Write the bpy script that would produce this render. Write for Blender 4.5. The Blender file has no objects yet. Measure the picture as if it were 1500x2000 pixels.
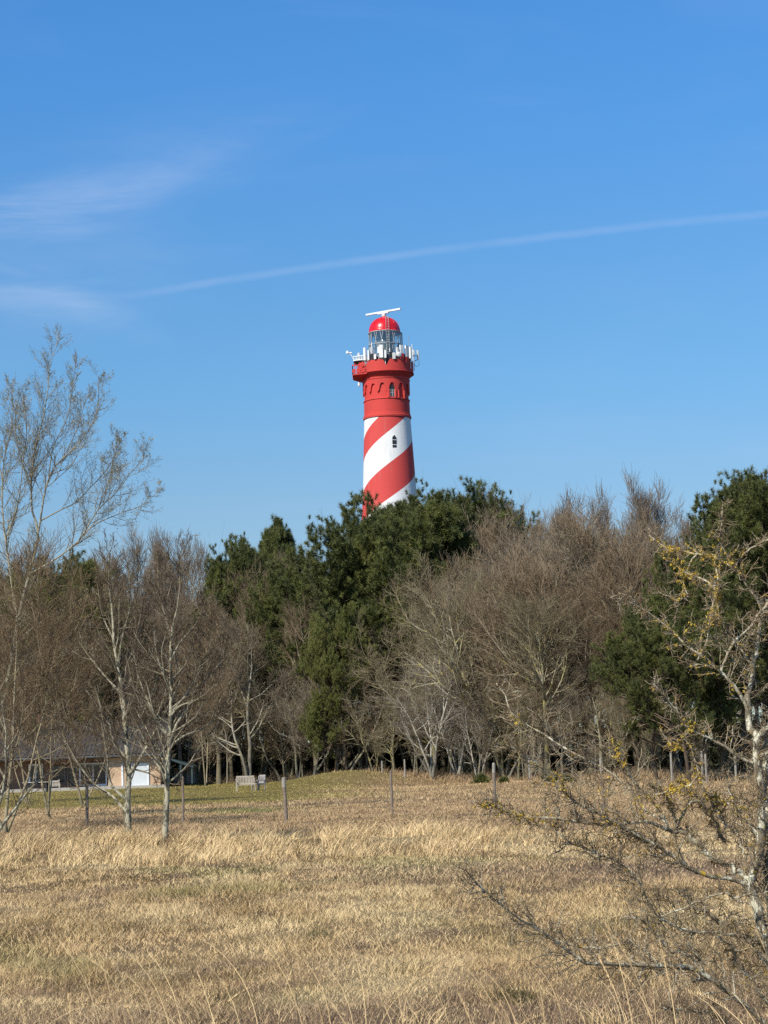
import bpy, math
import numpy as np
from mathutils import Matrix, Vector

# ------------------------------------------------------------------ camera, sky, sun, exposure
S = bpy.context.scene
COL = S.collection
F = 3900.0                                   # focal length in pixels of the 1500 x 2000 photograph
EYE = 2.1
PITCH, ROLL = math.atan(478 / F), math.radians(1.9)
cam_d = bpy.data.cameras.new('camera')
cam = bpy.data.objects.new('camera', cam_d)
COL.objects.link(cam)
cam_d.sensor_fit = 'VERTICAL'
cam_d.sensor_height = 36
cam_d.lens = 36 * F / 2000
cam_d.clip_start, cam_d.clip_end = 0.1, 20000
CM = Matrix.Rotation(math.pi / 2 + PITCH, 4, 'X') @ Matrix.Rotation(-ROLL, 4, 'Z')
cam.matrix_world = Matrix.Translation((0, 0, EYE)) @ CM
S.camera = cam
S.render.resolution_x, S.render.resolution_y = 768, 1024
S.view_settings.view_transform = 'Standard'
S.view_settings.look = 'None'
S.view_settings.gamma = 1
S.view_settings.exposure = 0.2
S.cycles.use_denoising = False
S.cycles.max_bounces = 5
S.cycles.diffuse_bounces = 2
S.cycles.transparent_max_bounces = 8

SUN_EL, SUN_AZ = math.radians(42), math.radians(180 + 39)
sun_d = bpy.data.lights.new('sun', 'SUN')
sun_d.energy, sun_d.angle, sun_d.color = 4.6, math.radians(0.53), (1.0, 0.935, 0.82)
sun = bpy.data.objects.new('sun', sun_d)
COL.objects.link(sun)
sdir = Vector((math.sin(SUN_AZ) * math.cos(SUN_EL), math.cos(SUN_AZ) * math.cos(SUN_EL), math.sin(SUN_EL)))
sun.rotation_euler = sdir.to_track_quat('Z', 'Y').to_euler()

CR = np.array(CM.to_3x3())


def at(px, py, Y):
    """world point at depth Y (metres north of the camera) behind a pixel of the photograph"""
    px, py, Y = np.broadcast_arrays(np.asarray(px, float), np.asarray(py, float), np.asarray(Y, float))
    d = np.stack([px - 750, 1000 - py, np.full(px.shape, -F)], -1) @ CR.T
    return d / d[..., 1:2] * Y[..., None] + np.array([0, 0, EYE])


# ------------------------------------------------------------------ node helpers
def srgb(*c):
    return tuple(((v / 255) / 12.92 if v / 255 <= 0.04045 else ((v / 255 + 0.055) / 1.055) ** 2.4) for v in c) + (1,)


class N:
    def __init__(s, nt):
        s.nt = nt

    def add(s, t, ins=None, **kw):
        n = s.nt.nodes.new(t)
        for k, v in kw.items():
            setattr(n, k, v)
        for k, v in (ins or {}).items():
            if isinstance(v, bpy.types.NodeSocket):
                s.nt.links.new(v, n.inputs[k])
            else:
                n.inputs[k].default_value = v
        return n

    def math(s, op, a, b=0.0, c=0.0):
        return s.add('ShaderNodeMath', {0: a, 1: b, 2: c}, operation=op).outputs[0]

    def mix(s, f, a, b, mode='MIX'):
        n = s.add('ShaderNodeMix', {0: f, 6: a, 7: b}, data_type='RGBA', blend_type=mode)
        return n.outputs[2]

    def noise(s, vec, scale, detail=3, rough=0.55, dist=0.0):
        return s.add('ShaderNodeTexNoise', {'Vector': vec, 'Scale': scale, 'Detail': detail, 'Roughness': rough, 'Distortion': dist}).outputs['Fac']

    def ramp(s, f, lo, hi):
        return s.add('ShaderNodeMapRange', {0: f, 1: lo, 2: hi, 3: 0.0, 4: 1.0}, interpolation_type='SMOOTHSTEP').outputs[0]

    def attr(s, name):
        return s.add('ShaderNodeAttribute', attribute_name=name)

    def coord(s, which='Object'):
        return s.add('ShaderNodeTexCoord').outputs[which]


def material(name, build, rough=0.8, spec=0.3, metal=0.0):
    m = bpy.data.materials.new(name)
    m.use_nodes = True
    nt = m.node_tree
    p = nt.nodes['Principled BSDF']
    p.inputs['Roughness'].default_value = rough
    p.inputs['Specular IOR Level'].default_value = spec
    p.inputs['Metallic'].default_value = metal
    n = N(nt)
    c = build(n, p)
    if c is not None:
        if isinstance(c, tuple):
            p.inputs['Base Color'].default_value = c
        else:
            nt.links.new(c, p.inputs['Base Color'])
    return m


def bump(n, p, h, strength, dist):
    b = n.add('ShaderNodeBump', {'Height': h, 'Strength': strength, 'Distance': dist})
    n.nt.links.new(b.outputs[0], p.inputs['Normal'])


def worn(name, col, dark, scale=3.0, rough=0.7, spec=0.3, amt=0.5, bumpd=0.0):
    def f(n, p):
        v = n.coord()
        a = n.ramp(n.noise(v, scale, 5, 0.6), 0.45, 0.7)
        if bumpd:
            bump(n, p, n.noise(v, scale * 6, 4), 0.5, bumpd)
        return n.mix(n.math('MULTIPLY', a, amt), col, dark)
    return material(name, f, rough, spec)


# ------------------------------------------------------------------ world: sky with thin cirrus and an old contrail
W = bpy.data.worlds.new('World')
S.world = W
W.use_nodes = True
wn = N(W.node_tree)
bg = W.node_tree.nodes['Background']
sky = wn.add('ShaderNodeTexSky', sky_type='NISHITA', sun_disc=False, sun_elevation=SUN_EL, sun_rotation=SUN_AZ,
             altitude=0, air_density=1.0, dust_density=0.35, ozone_density=6.0)
gen = wn.coord('Generated')
sep = wn.add('ShaderNodeSeparateXYZ', {0: gen})
X, Y, Z = sep.outputs
u = wn.math('DIVIDE', X, wn.math('MAXIMUM', Y, 0.05))      # tangent coordinates of the northern sky
v = wn.math('DIVIDE', Z, wn.math('MAXIMUM', Y, 0.05))


def sky_uv(px, py):
    q = at(px, py, 1.0) - np.array([0, 0, EYE])
    return q[0], q[2]


# contrail: v = a + b u + c u^2 through three of its points
pts = np.array([sky_uv(150, 594), sky_uv(860, 488), sky_uv(1500, 417)])
c2, c1, c0 = np.polyfit(pts[:, 0], pts[:, 1], 2)
line = wn.math('ADD', wn.math('MULTIPLY', wn.math('ADD', wn.math('MULTIPLY', u, float(c2)), float(c1)), u), float(c0))
cuv = wn.add('ShaderNodeCombineXYZ', {0: u, 1: v, 2: 0.0}).outputs[0]
jit = wn.math('MULTIPLY', wn.math('SUBTRACT', wn.noise(cuv, 60, 4), 0.5), 0.0022)
dd = wn.math('ABSOLUTE', wn.math('ADD', wn.math('SUBTRACT', v, line), jit))
trail = wn.math('SUBTRACT', 1.0, wn.ramp(dd, 0.0002, 0.0033))
fade = wn.ramp(u, -0.165, -0.08)
brk = wn.math('ADD', wn.math('MULTIPLY', wn.noise(cuv, 25, 4), 0.8), 0.05)
trail = wn.math('MULTIPLY', wn.math('MULTIPLY', trail, brk), wn.math('MULTIPLY', fade, 0.22))
# cirrus: stretched along a slant, strongest low in the west
mp = wn.add('ShaderNodeMapping', {'Vector': cuv, 'Rotation': (0, 0, math.radians(-14)), 'Scale': (5, 22, 1)})
ci = wn.ramp(wn.noise(mp.outputs[0], 1.0, 6, 0.55, 0.6), 0.48, 0.80)


def blob(px, py, su, sv, slope=0.0):
    cu, cv = sky_uv(px, py)
    du = wn.math('SUBTRACT', u, float(cu))
    a = wn.math('DIVIDE', du, su)
    b = wn.math('DIVIDE', wn.math('SUBTRACT', wn.math('SUBTRACT', v, float(cv)), wn.math('MULTIPLY', du, slope)), sv)
    return wn.math('SUBTRACT', 1.0, wn.ramp(wn.math('SQRT', wn.math('ADD', wn.math('MULTIPLY', a, a), wn.math('MULTIPLY', b, b))), 0.0, 1.0))


soft = wn.math('ADD', wn.math('MULTIPLY', wn.ramp(wn.noise(mp.outputs[0], 2.2, 7, 0.65, 0.5), 0.25, 0.75), 0.85), 0.1)
west = 0.0
for bl, amt in (((60, 410, 0.090, 0.024, 0.16), 0.25), ((330, 340, 0.10, 0.018, 0.42), 0.10), ((560, 290, 0.06, 0.010, 0.5), 0.05), ((20, 560, 0.06, 0.028, -0.2), 0.15), ((190, 610, 0.05, 0.014, -0.42), 0.13), ((700, 330, 0.07, 0.008, 0.05), 0.05), ((200, 360, 0.15, 0.045, 0.30), 0.09), ((100, 560, 0.12, 0.05, 0.1), 0.09)):
    west = wn.math('ADD', west, wn.math('MULTIPLY', blob(*bl), amt))
cloud = wn.math('ADD', wn.math('MULTIPLY', west, soft), wn.math('MULTIPLY', ci, 0.05))
cloud = wn.math('MINIMUM', wn.math('ADD', cloud, trail), 0.8)
low = wn.mix(wn.ramp(Z, 0.10, 0.20), (0.72, 0.755, 0.755, 1), (0.63, 0.87, 0.92, 1))      # the clear dry air of the day, bluer than the model
airtint = wn.mix(wn.ramp(Z, 0.17, 0.38), low, (0.53, 1.01, 1.26, 1))
airtint = wn.mix(wn.ramp(Z, 0.40, 0.80), airtint, (0.72, 0.90, 0.92, 1))
tint = wn.mix(1.0, sky.outputs[0], airtint, 'MULTIPLY')
skyc = wn.mix(cloud, tint, (5.0, 5.6, 7.0, 1))
W.node_tree.links.new(skyc, bg.inputs[0])
bg.inputs[1].default_value = 0.122


# ------------------------------------------------------------------ object helpers
def tag(o, label=None, cat=None, group=None, kind=None):
    for k, val in (('label', label), ('category', cat), ('group', group), ('kind', kind)):
        if val:
            o[k] = val
    return o


def empty(name, loc, rz=0.0, scale=None):
    o = bpy.data.objects.new(name, None)
    COL.objects.link(o)
    o.location = loc
    o.rotation_euler = (0, 0, rz)
    if scale is not None:
        o.scale = scale
    o.empty_display_size = 0.3
    return o


def link_mesh(name, me, mat, parent=None):
    if mat is not None and len(me.materials) == 0:
        me.materials.append(mat)
    o = bpy.data.objects.new(name, me)
    COL.objects.link(o)
    if parent is not None:
        o.parent = parent
    return o


def np_mesh(name, verts, faces, smooth=False, attrs=None, col=None):
    """faces: [m,k] array of one polygon size"""
    me = bpy.data.meshes.new(name)
    verts = np.ascontiguousarray(verts.reshape(-1, 3), dtype=np.float32)
    m, k = faces.shape
    me.vertices.add(len(verts))
    me.vertices.foreach_set('co', verts.ravel())
    me.loops.add(m * k)
    me.loops.foreach_set('vertex_index', np.ascontiguousarray(faces, dtype=np.int32).ravel())
    me.polygons.add(m)
    me.polygons.foreach_set('loop_start', np.arange(0, m * k, k, dtype=np.int32))
    if smooth:
        me.polygons.foreach_set('use_smooth', np.ones(m, dtype=bool))
    for an, av in (attrs or {}).items():
        a = me.attributes.new(an, 'FLOAT', 'POINT')
        a.data.foreach_set('value', np.ascontiguousarray(av, dtype=np.float32).ravel())
    if col is not None:
        a = me.attributes.new('col', 'FLOAT_COLOR', 'POINT')
        c4 = np.ones((len(verts), 4), np.float32)
        c4[:, :3] = col.reshape(-1, 3)
        a.data.foreach_set('color', c4.ravel())
    me.update()
    return me


class MB:
    """collects solids in python lists and builds one mesh"""

    def __init__(s):
        s.v, s.f, s.sm = [], [], []

    def poly(s, pts, faces, smooth=False):
        b = len(s.v)
        s.v += [tuple(map(float, p)) for p in pts]
        for f in faces:
            s.f.append([b + i for i in f])
            s.sm.append(smooth)
        return s

    def box(s, c, size, rz=0.0, rx=0.0):
        M = Matrix.Translation(c) @ Matrix.Rotation(rz, 4, 'Z') @ Matrix.Rotation(rx, 4, 'X')
        p = [M @ Vector((size[0] / 2 * a, size[1] / 2 * b, size[2] / 2 * d)) for a in (-1, 1) for b in (-1, 1) for d in (-1, 1)]
        return s.poly(p, [(0, 1, 3, 2), (4, 6, 7, 5), (0, 4, 5, 1), (2, 3, 7, 6), (0, 2, 6, 4), (1, 5, 7, 3)])

    def bar(s, a, b, r, r2=None, k=8, square=False):
        a, b = Vector(a), Vector(b)
        r2 = r if r2 is None else r2
        q = (b - a).to_track_quat('Z', 'Y')
        off = math.pi / 4 if k == 4 else 0
        ring = [[p + q @ Vector((rr * math.cos(off + 2 * math.pi * i / k), rr * math.sin(off + 2 * math.pi * i / k), 0)) for i in range(k)] for p, rr in ((a, r), (b, r2))]
        fs = [(i, (i + 1) % k, k + (i + 1) % k, k + i) for i in range(k)] + [tuple(range(k))[::-1], tuple(range(k, 2 * k))]
        return s.poly(ring[0] + ring[1], fs, False)

    def lathe(s, prof, k=48, c=(0, 0, 0), a0=0.0, a1=2 * math.pi, smooth=True):
        full = abs(a1 - a0 - 2 * math.pi) < 1e-6
        n = k if full else k + 1
        pts = []
        for r, z in prof:
            for i in range(n):
                a = a0 + (a1 - a0) * i / k
                pts.append((c[0] + r * math.sin(a), c[1] - r * math.cos(a), c[2] + z))
        fs = []
        for j in range(len(prof) - 1):
            for i in range(k):
                i2 = (i + 1) % n
                fs.append((j * n + i, j * n + i2, (j + 1) * n + i2, (j + 1) * n + i))
        return s.poly(pts, fs, smooth)

    def build(s, name, mat, parent=None):
        me = bpy.data.meshes.new(name)
        me.from_pydata(s.v, [], s.f)
        me.polygons.foreach_set('use_smooth', s.sm)
        me.update()
        return link_mesh(name, me, mat, parent)


# ------------------------------------------------------------------ numeric helpers
def vnoise(x, y, seed=0):
    """smooth value noise in 0..1"""
    xi, yi = np.floor(x).astype(np.int64), np.floor(y).astype(np.int64)
    fx, fy = x - xi, y - yi
    fx, fy = fx * fx * (3 - 2 * fx), fy * fy * (3 - 2 * fy)

    def h(a, b):
        n = (a * 374761393 + b * 668265263 + seed * 1442695041) & 0xffffffff
        n = ((n ^ (n >> 13)) * 1274126177) & 0xffffffff
        return ((n ^ (n >> 16)) & 0xffff) / 65535.0
    return (h(xi, yi) * (1 - fx) + h(xi + 1, yi) * fx) * (1 - fy) + (h(xi, yi + 1) * (1 - fx) + h(xi + 1, yi + 1) * fx) * fy


def fbm(x, y, seed=0, oct=4):
    t, a, s = 0, 0.5, 0
    for o in range(oct):
        t = t + a * vnoise(x * 2 ** o, y * 2 ** o, seed + o * 17)
        s += a
        a *= 0.5
    return t / s


def sstep(a, b, x):
    t = np.clip((x - a) / (b - a), 0, 1)
    return t * t * (3 - 2 * t)


def gz(x, y):
    """height of the ground"""
    x, y = np.asarray(x, float), np.asarray(y, float)
    z = 0.16 * (fbm(x / 9, y / 9, 5) - 0.5) * sstep(14, 26, y)
    z = z + 0.34 * sstep(105, 150, y) * sstep(0.03, -0.06, x / np.maximum(y, 1))
    z = z + 0.95 * np.exp(-((x + 3.2) / 4.2) ** 2 - ((y - 148) / 5) ** 2)
    z = z + 0.35 * np.exp(-((x - 4) / 5) ** 2 - ((y - 148) / 5) ** 2)
    z = z + 0.30 * np.exp(-((x - 14) / 9) ** 2 - ((y - 128) / 7) ** 2)
    z = z + 0.22 * np.exp(-((y - 48) / 2.2) ** 2) * sstep(9, 0, x) * (0.5 + fbm(x / 2.0, y / 2.0, 71))
    z = z + 0.10 * (fbm(x / 1.3, y / 1.3, 6) - 0.5) * sstep(14, 20, y) * sstep(90, 60, y)
    return z


def unit(v):
    return v / np.maximum(np.linalg.norm(v, axis=-1, keepdims=True), 1e-9)


# ------------------------------------------------------------------ ground and grass
STRAW = np.array([0.57, 0.395, 0.20])
PALE = np.array([0.74, 0.555, 0.30])
DULL = np.array([0.32, 0.215, 0.098])
BROWN = np.array([0.20, 0.135, 0.085])
MAUVE = np.array([0.40, 0.27, 0.165])
GREEN = np.array([0.20, 0.21, 0.065])
LAWN = np.array([0.37, 0.30, 0.095])


def mixc(a, b, t):
    return a + (b - a) * np.clip(t, 0, 1)[..., None]


def field_color(x, y):
    q = x / np.maximum(y, 1)
    c = mixc(STRAW * np.ones(x.shape + (3,)), DULL, sstep(0.45, 0.68, fbm(x / 1.2, y / 2.6, 3)) * 0.85)
    c = mixc(c, BROWN * 1.3, sstep(0.60, 0.72, fbm(x / 0.45, y / 1.1, 13)) * 0.8)
    c = mixc(c, PALE, sstep(0.52, 0.68, fbm(x / 1.6, y / 2.8, 9)) * 0.8)
    c = mixc(c, MAUVE, sstep(0.55, 0.66, fbm(x / 5 + 7, y / 7, 21)) * 0.85)
    c = mixc(c, GREEN, sstep(0.57, 0.72, fbm(x / 1.7 + 3, y / 2.4, 31)) * 0.40 * sstep(32, 20, y))
    c = mixc(c, GREEN, sstep(0.60, 0.75, fbm(x / 3.1 + 3, y / 5, 37)) * 0.45)
    c = mixc(c, MAUVE * 0.8, sstep(18.4, 16.6, y + 1.4 * (fbm(x / 1.2, y, 41) - 0.5)) * 0.9)
    c = mixc(c, MAUVE * 0.95, sstep(31, 33, y) * sstep(40, 36, y) * sstep(-0.06, 0.0, q) * 0.6)
    c = mixc(c, MAUVE * 0.9, sstep(50, 54, y) * sstep(88, 72, y) * (0.35 + 0.45 * sstep(-0.08, -0.12, q)))
    c = mixc(c, np.array([0.50, 0.335, 0.185]), sstep(56, 66, y) * 0.6)
    lawn = sstep(98, 108, y + 8 * (fbm(x / 4, y / 8, 51) - 0.5)) * sstep(0.0, -0.05, q + 0.05 * (fbm(x / 3, y / 3, 61) - 0.5))
    c = mixc(c, LAWN, lawn * 0.92)
    c = mixc(c, GREEN, np.exp(-((q + 0.075) / 0.022) ** 2 - ((y - 86) / 3.5) ** 2) * 1.1)
    c = mixc(c, LAWN * 1.2, np.exp(-((x + 3) / 4.5) ** 2 - ((y - 148) / 5) ** 2) * 0.6)
    return c


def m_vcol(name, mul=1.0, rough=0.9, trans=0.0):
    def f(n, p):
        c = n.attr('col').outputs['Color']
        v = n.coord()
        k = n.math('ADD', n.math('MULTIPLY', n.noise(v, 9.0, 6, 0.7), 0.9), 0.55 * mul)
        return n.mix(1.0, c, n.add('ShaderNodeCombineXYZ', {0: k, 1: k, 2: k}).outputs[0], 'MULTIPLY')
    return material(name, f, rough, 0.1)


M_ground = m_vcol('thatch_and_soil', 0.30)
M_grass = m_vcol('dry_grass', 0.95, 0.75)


def axis(a, b, fine, grow=1.18):
    """coordinates from a..b fine, then growing steps to a far distance both ways"""
    mid = list(np.arange(a, b, fine))
    st, hi = fine, [mid[-1]]
    while hi[-1] < 6000:
        st *= grow
        hi.append(hi[-1] + st)
    st, lo = fine, [mid[0]]
    while lo[-1] > -6000:
        st *= grow
        lo.append(lo[-1] - st)
    return np.array(lo[:0:-1] + mid + hi[1:])


gx, gy = axis(-34, 34, 0.5), axis(2, 190, 0.5)
GX, GY = np.meshgrid(gx, gy)
nx, ny = len(gx), len(gy)
ii = np.arange((ny - 1) * (nx - 1))
r_, c_ = ii // (nx - 1), ii % (nx - 1)
b_ = r_ * nx + c_
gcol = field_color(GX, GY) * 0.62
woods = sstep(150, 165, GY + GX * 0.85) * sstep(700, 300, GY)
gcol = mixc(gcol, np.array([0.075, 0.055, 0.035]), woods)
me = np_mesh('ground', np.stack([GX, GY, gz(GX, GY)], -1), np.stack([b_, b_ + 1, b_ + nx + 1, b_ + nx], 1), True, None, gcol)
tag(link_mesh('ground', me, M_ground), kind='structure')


def blades(base, L, Wd, az, lean, nseg, col, rng, droop=1.6, tipw=0.15, rootdark=1.0):
    """flat bent blades -> verts, faces, colours"""
    n = len(base)
    s = np.linspace(0, 1, nseg + 1)
    dirv = np.stack([np.cos(az), np.sin(az), 0 * az], -1)
    horiz = lean[:, None] * s[None] ** droop
    vert = np.sqrt(np.maximum(s[None] ** 2 - horiz ** 2 * 0.95, 0.0)) if False else s[None] * np.sqrt(np.maximum(1 - (lean[:, None] * s[None] ** (droop - 1)) ** 2 * 0.93, 0.01))
    ctr = base[:, None] + dirv[:, None] * (L[:, None] * horiz)[..., None]
    ctr[..., 2] += L[:, None] * vert
    wa = rng.uniform(-0.9, 0.9, n)                        # width mostly across the view
    wd = np.stack([np.cos(wa), np.sin(wa), 0 * wa], -1)
    w = (Wd[:, None] * (1 - (1 - tipw) * s[None] ** 1.5)) * 0.5
    V = np.stack([ctr - wd[:, None] * w[..., None], ctr + wd[:, None] * w[..., None]], 2)   # n, nseg+1, 2, 3
    idx = np.arange(n)[:, None] * (nseg + 1) * 2 + np.arange(nseg)[None] * 2
    fc = np.stack([idx, idx + 1, idx + 3, idx + 2], -1).reshape(-1, 4)
    C = np.broadcast_to(col[:, None, None], (n, nseg + 1, 2, 3))
    return V.reshape(-1, 3), fc, C.reshape(-1, 3)


def join_sets(sets):
    V, Fc, C, o = [], [], [], 0
    for v, f, c in sets:
        V.append(v)
        Fc.append(f + o)
        C.append(c)
        o += len(v)
    return np.concatenate(V), np.concatenate(Fc), np.concatenate(C)


def edge_depth(px):
    return np.interp(px, [0, 400, 750, 1000, 1300, 1500], [178, 166, 153, 141, 126, 119])


def scatter(rng, y0, y1, dens, half=0.215):
    n = int(dens * half * (y1 ** 2 - y0 ** 2))
    y = np.sqrt(rng.uniform(y0 ** 2, y1 ** 2, n))
    x = rng.uniform(-half, half, n) * y
    return x, y


rng = np.random.default_rng(3)
sets = []
for y0, y1, dens, L0, L1, w0, ns in ((13.5, 22, 1300, 0.05, 0.15, 0.0042, 3), (22, 34, 600, 0.06, 0.17, 0.0065, 2), (34, 55, 230, 0.06, 0.15, 0.011, 2),
                                     (55, 90, 150, 0.06, 0.16, 0.012, 2), (90, 165, 42, 0.07, 0.20, 0.019, 2)):
    x, y = scatter(rng, y0, y1, dens, 0.32)
    hfac = 0.55 + 0.9 * sstep(0.35, 0.75, fbm(x / 0.8, y / 1.2, 77))
    keep = rng.random(len(x)) < (0.55 + 0.6 * fbm(x / 0.5, y / 0.8, 99))
    x, y, hfac = x[keep], y[keep], hfac[keep]
    n = len(x)
    c = field_color(x, y) * rng.normal(1.0, 0.12, (n, 1)).clip(0.6, 1.4)
    br = rng.random(n)
    c = np.where((br < 0.10)[:, None], c * 0.5, c)
    onlawn = (y > 100) & (x / y < -0.05)
    c = np.where(((br > 0.80) & ~onlawn)[:, None], mixc(c, PALE * 1.05, np.full(n, 0.75)), c)
    L = rng.uniform(L0, L1, n) * hfac * 0.66
    L *= 1 - 0.45 * sstep(100, 110, y) * (x / y < -0.04)
    base = np.stack([x, y, gz(x, y) - 0.01 + 0.045 * rng.random(n) * hfac], -1)
    sets.append(blades(base, L * 1.25, w0 * rng.uniform(0.6, 1.5, n), rng.uniform(0, 2 * np.pi, n), 1 - 0.55 * rng.random(n) ** 2.2, ns, c, rng, 1.35))
V_, F_, C_ = join_sets(sets)
tag(link_mesh('dry_grass', np_mesh('dry_grass', V_, F_, False, None, C_), M_grass), 'short straw-coloured grass over the whole field', 'grass', kind='stuff')

# taller tussocks: the pale windblown band, the grey-brown strip by the posts, the wood edge, a few near ones
sets = []


def tussocks(x, y, per, L, spread, w, lean, c0, c1, wind=0.2, ns=4):
    n = len(x)
    X_ = np.repeat(x, per) + rng.normal(0, 1, n * per) * np.repeat(spread, per)
    Y_ = np.repeat(y, per) + rng.normal(0, 1, n * per) * np.repeat(spread, per)
    LL = np.repeat(L, per) * rng.uniform(0.5, 1.1, n * per)
    az = rng.normal(wind, 1.1, n * per) + np.repeat(rng.normal(0, 0.9, n), per)
    t = rng.random(n * per)
    c = mixc(c0 * np.ones((n * per, 3)), c1, t) * rng.uniform(0.7, 1.25, (n * per, 1))
    c = np.where((rng.random(n * per) < 0.15)[:, None], c * 0.45, c)
    base = np.stack([X_, Y_, gz(X_, Y_) - 0.01], -1)
    sets.append(blades(base, LL, w * rng.uniform(0.6, 1.3, n * per), az, rng.uniform(lean, 0.99, n * per), ns, c, rng, 1.9))


x, y = scatter(rng, 42.5, 52, 2.0)
k = sstep(0.34, 0.5, fbm(x / 3.5, y / 1.6, 8) + 0.20 * sstep(0.06, -0.02, x / y) - 0.22 * sstep(0.06, 0.16, x / y) - 0.05) > rng.random(len(x))
tussocks(x[k], y[k], 60, rng.uniform(0.30, 0.62, k.sum()), rng.uniform(0.06, 0.22, k.sum()), 0.012, 0.5, PALE * 1.22, STRAW * 1.05)
x, y = scatter(rng, 51, 76, 1.1)
k = sstep(0.35, 0.5, fbm(x / 3, y / 3, 18) + 0.22 * sstep(-0.06, -0.12, x / y) - 0.12) > rng.random(len(x))
tussocks(x[k], y[k], 42, rng.uniform(0.14, 0.34, k.sum()), rng.uniform(0.12, 0.35, k.sum()), 0.016, 0.6, MAUVE * 1.0, STRAW * 0.8)
x, y = scatter(rng, 14.5, 40, 0.62)
k = sstep(0.5, 0.66, fbm(x / 2.2, y / 2.6, 28)) > rng.random(len(x))
tussocks(x[k], y[k], 80, rng.uniform(0.10, 0.26, k.sum()), rng.uniform(0.05, 0.18, k.sum()), 0.006, 0.6, PALE, STRAW)
x, y = scatter(rng, 15, 19.5, 1.2)
tussocks(x, y, 50, rng.uniform(0.10, 0.30, len(x)), rng.uniform(0.06, 0.2, len(x)), 0.004, 0.4, MAUVE * 0.9, BROWN * 1.4)
q = rng.uniform(-0.05, 0.2, 420)
y = edge_depth(750 + q * F) - rng.uniform(-3, 5, 420)
tussocks(q * y, y, 26, rng.uniform(0.3, 0.8, 420), rng.uniform(0.2, 0.5, 420), 0.03, 0.3, STRAW * 0.85, BROWN * 1.6)
# longer growth round the feet of posts and birches
fx = [(168, 69), (355, 67), (557, 64), (763, 68), (962, 72), (1175, 66), (322, 47.5), (252, 54), (0, 50)]
x, y = np.array([float(at(a, 1600, b)[0]) for a, b in fx]).repeat(3), np.array([b for a, b in fx], float).repeat(3)
tussocks(x + rng.normal(0, 0.1, len(x)), y + rng.normal(-0.1, 0.15, len(x)), 40, rng.uniform(0.2, 0.5, len(x)), np.full(len(x), 0.14), 0.011, 0.3, STRAW, BROWN * 1.5)
# dark green juncus tufts
tx = np.array([at(p, 1900, 1.0)[0] * d for p, d in ((440, 17.8), (985, 17.6), (1010, 17.3), (250, 55.0), (180, 60.0), (160, 61.0), (620, 24.0), (330, 48.6))])
ty = np.array([17.8, 17.6, 17.3, 55.0, 60.0, 61.0, 24.0, 48.6])
tussocks(tx, ty, 120, ty * 0.006 + 0.08, ty * 0.0035 + 0.02, 0.006, 0.1, GREEN * 0.6, BROWN * 0.9)
V_, F_, C_ = join_sets(sets)
tag(link_mesh('tall_grass', np_mesh('tall_grass', V_, F_, False, None, C_), M_grass), 'tussocks of long windblown pale grass crossing the field', 'grass', kind='stuff')

# tall seeding stalks close to the camera
sets = []
n = 150
sx, sy = rng.uniform(-0.24, 0.24, n), rng.uniform(7.5, 15.5, n)
L = rng.uniform(0.75, 1.3, n) * np.interp(sy, [7.5, 15.5], [1.12, 0.75])
ln = rng.uniform(0.15, 0.85, n)
extra = [((280, 2000), (180, 1812)), ((603, 2000), (578, 1850)), ((790, 2000), (720, 1915)), ((895, 2000), (830, 1895)), ((1285, 2000), (1170, 1800)), ((1240, 2000), (1165, 1770)), ((1325, 2000), (1290, 1850)),
         ((1080, 2000), (1108, 1925)), ((435, 2000), (385, 1905)), ((60, 2000), (45, 1970))]
base = np.stack([sx * sy, sy, gz(sx * sy, sy)], -1)
az = rng.choice([math.pi, 0.0, 2.6, 3.5], n, p=[0.45, 0.15, 0.2, 0.2]) + rng.normal(0, 0.4, n)
for (bx, by), (tx_, ty_) in extra:
    d = 10.5
    t = at(tx_, ty_, d)
    g = at(bx, by, d)
    low = g + (g - t) * 0.25 * np.array([0.3, 0, 0])
    low[2] = 0
    reach = abs(t[0] - low[0])
    LL = math.hypot(reach, t[2]) * 1.02
    base = np.concatenate([base, low[None]])
    L = np.append(L, LL)
    ln = np.append(ln, min(0.95, reach / LL))
    az = np.append(az, 0.0 if t[0] > low[0] else math.pi)
n = len(L)
ccol = mixc(PALE * np.ones((n, 3)), STRAW, rng.random(n)) * rng.uniform(0.8, 1.15, (n, 1))
sets.append(blades(base, L, np.full(n, 0.0065), az, ln, 12, ccol, rng, 3.0, 0.5))
# seed heads: fans of tiny blades along the last quarter
s = np.linspace(0.82, 1.0, 16)
hb, hc, ha = [], [], []
for i in range(n):
    if rng.random() < 0.7:
        h = ln[i] * s ** 3.0
        vt = s * np.sqrt(np.maximum(1 - (ln[i] * s ** 2) ** 2 * 0.93, 0.01))
        p = base[i] + np.stack([np.cos(az[i]) * h, np.sin(az[i]) * h, vt], -1) * L[i]
        hb.append(np.repeat(p, 3, 0))
        hc.append(np.tile(ccol[i] * 1.05, (48, 1)))
        ha.append(np.full(48, az[i]))
hb, hc, ha = np.concatenate(hb), np.concatenate(hc), np.concatenate(ha)
m = len(hb)
sets.append(blades(hb, rng.uniform(0.012, 0.032, m), np.full(m, 0.004), ha + rng.normal(0, 0.7, m), rng.uniform(0.2, 0.9, m), 1, hc, rng, 1.5))
V_, F_, C_ = join_sets(sets)
tag(link_mesh('grass_stalks', np_mesh('grass_stalks', V_, F_, False, None, C_), M_grass), 'long pale seeding stalks arching up along the near edge', 'grass', kind='stuff')


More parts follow.
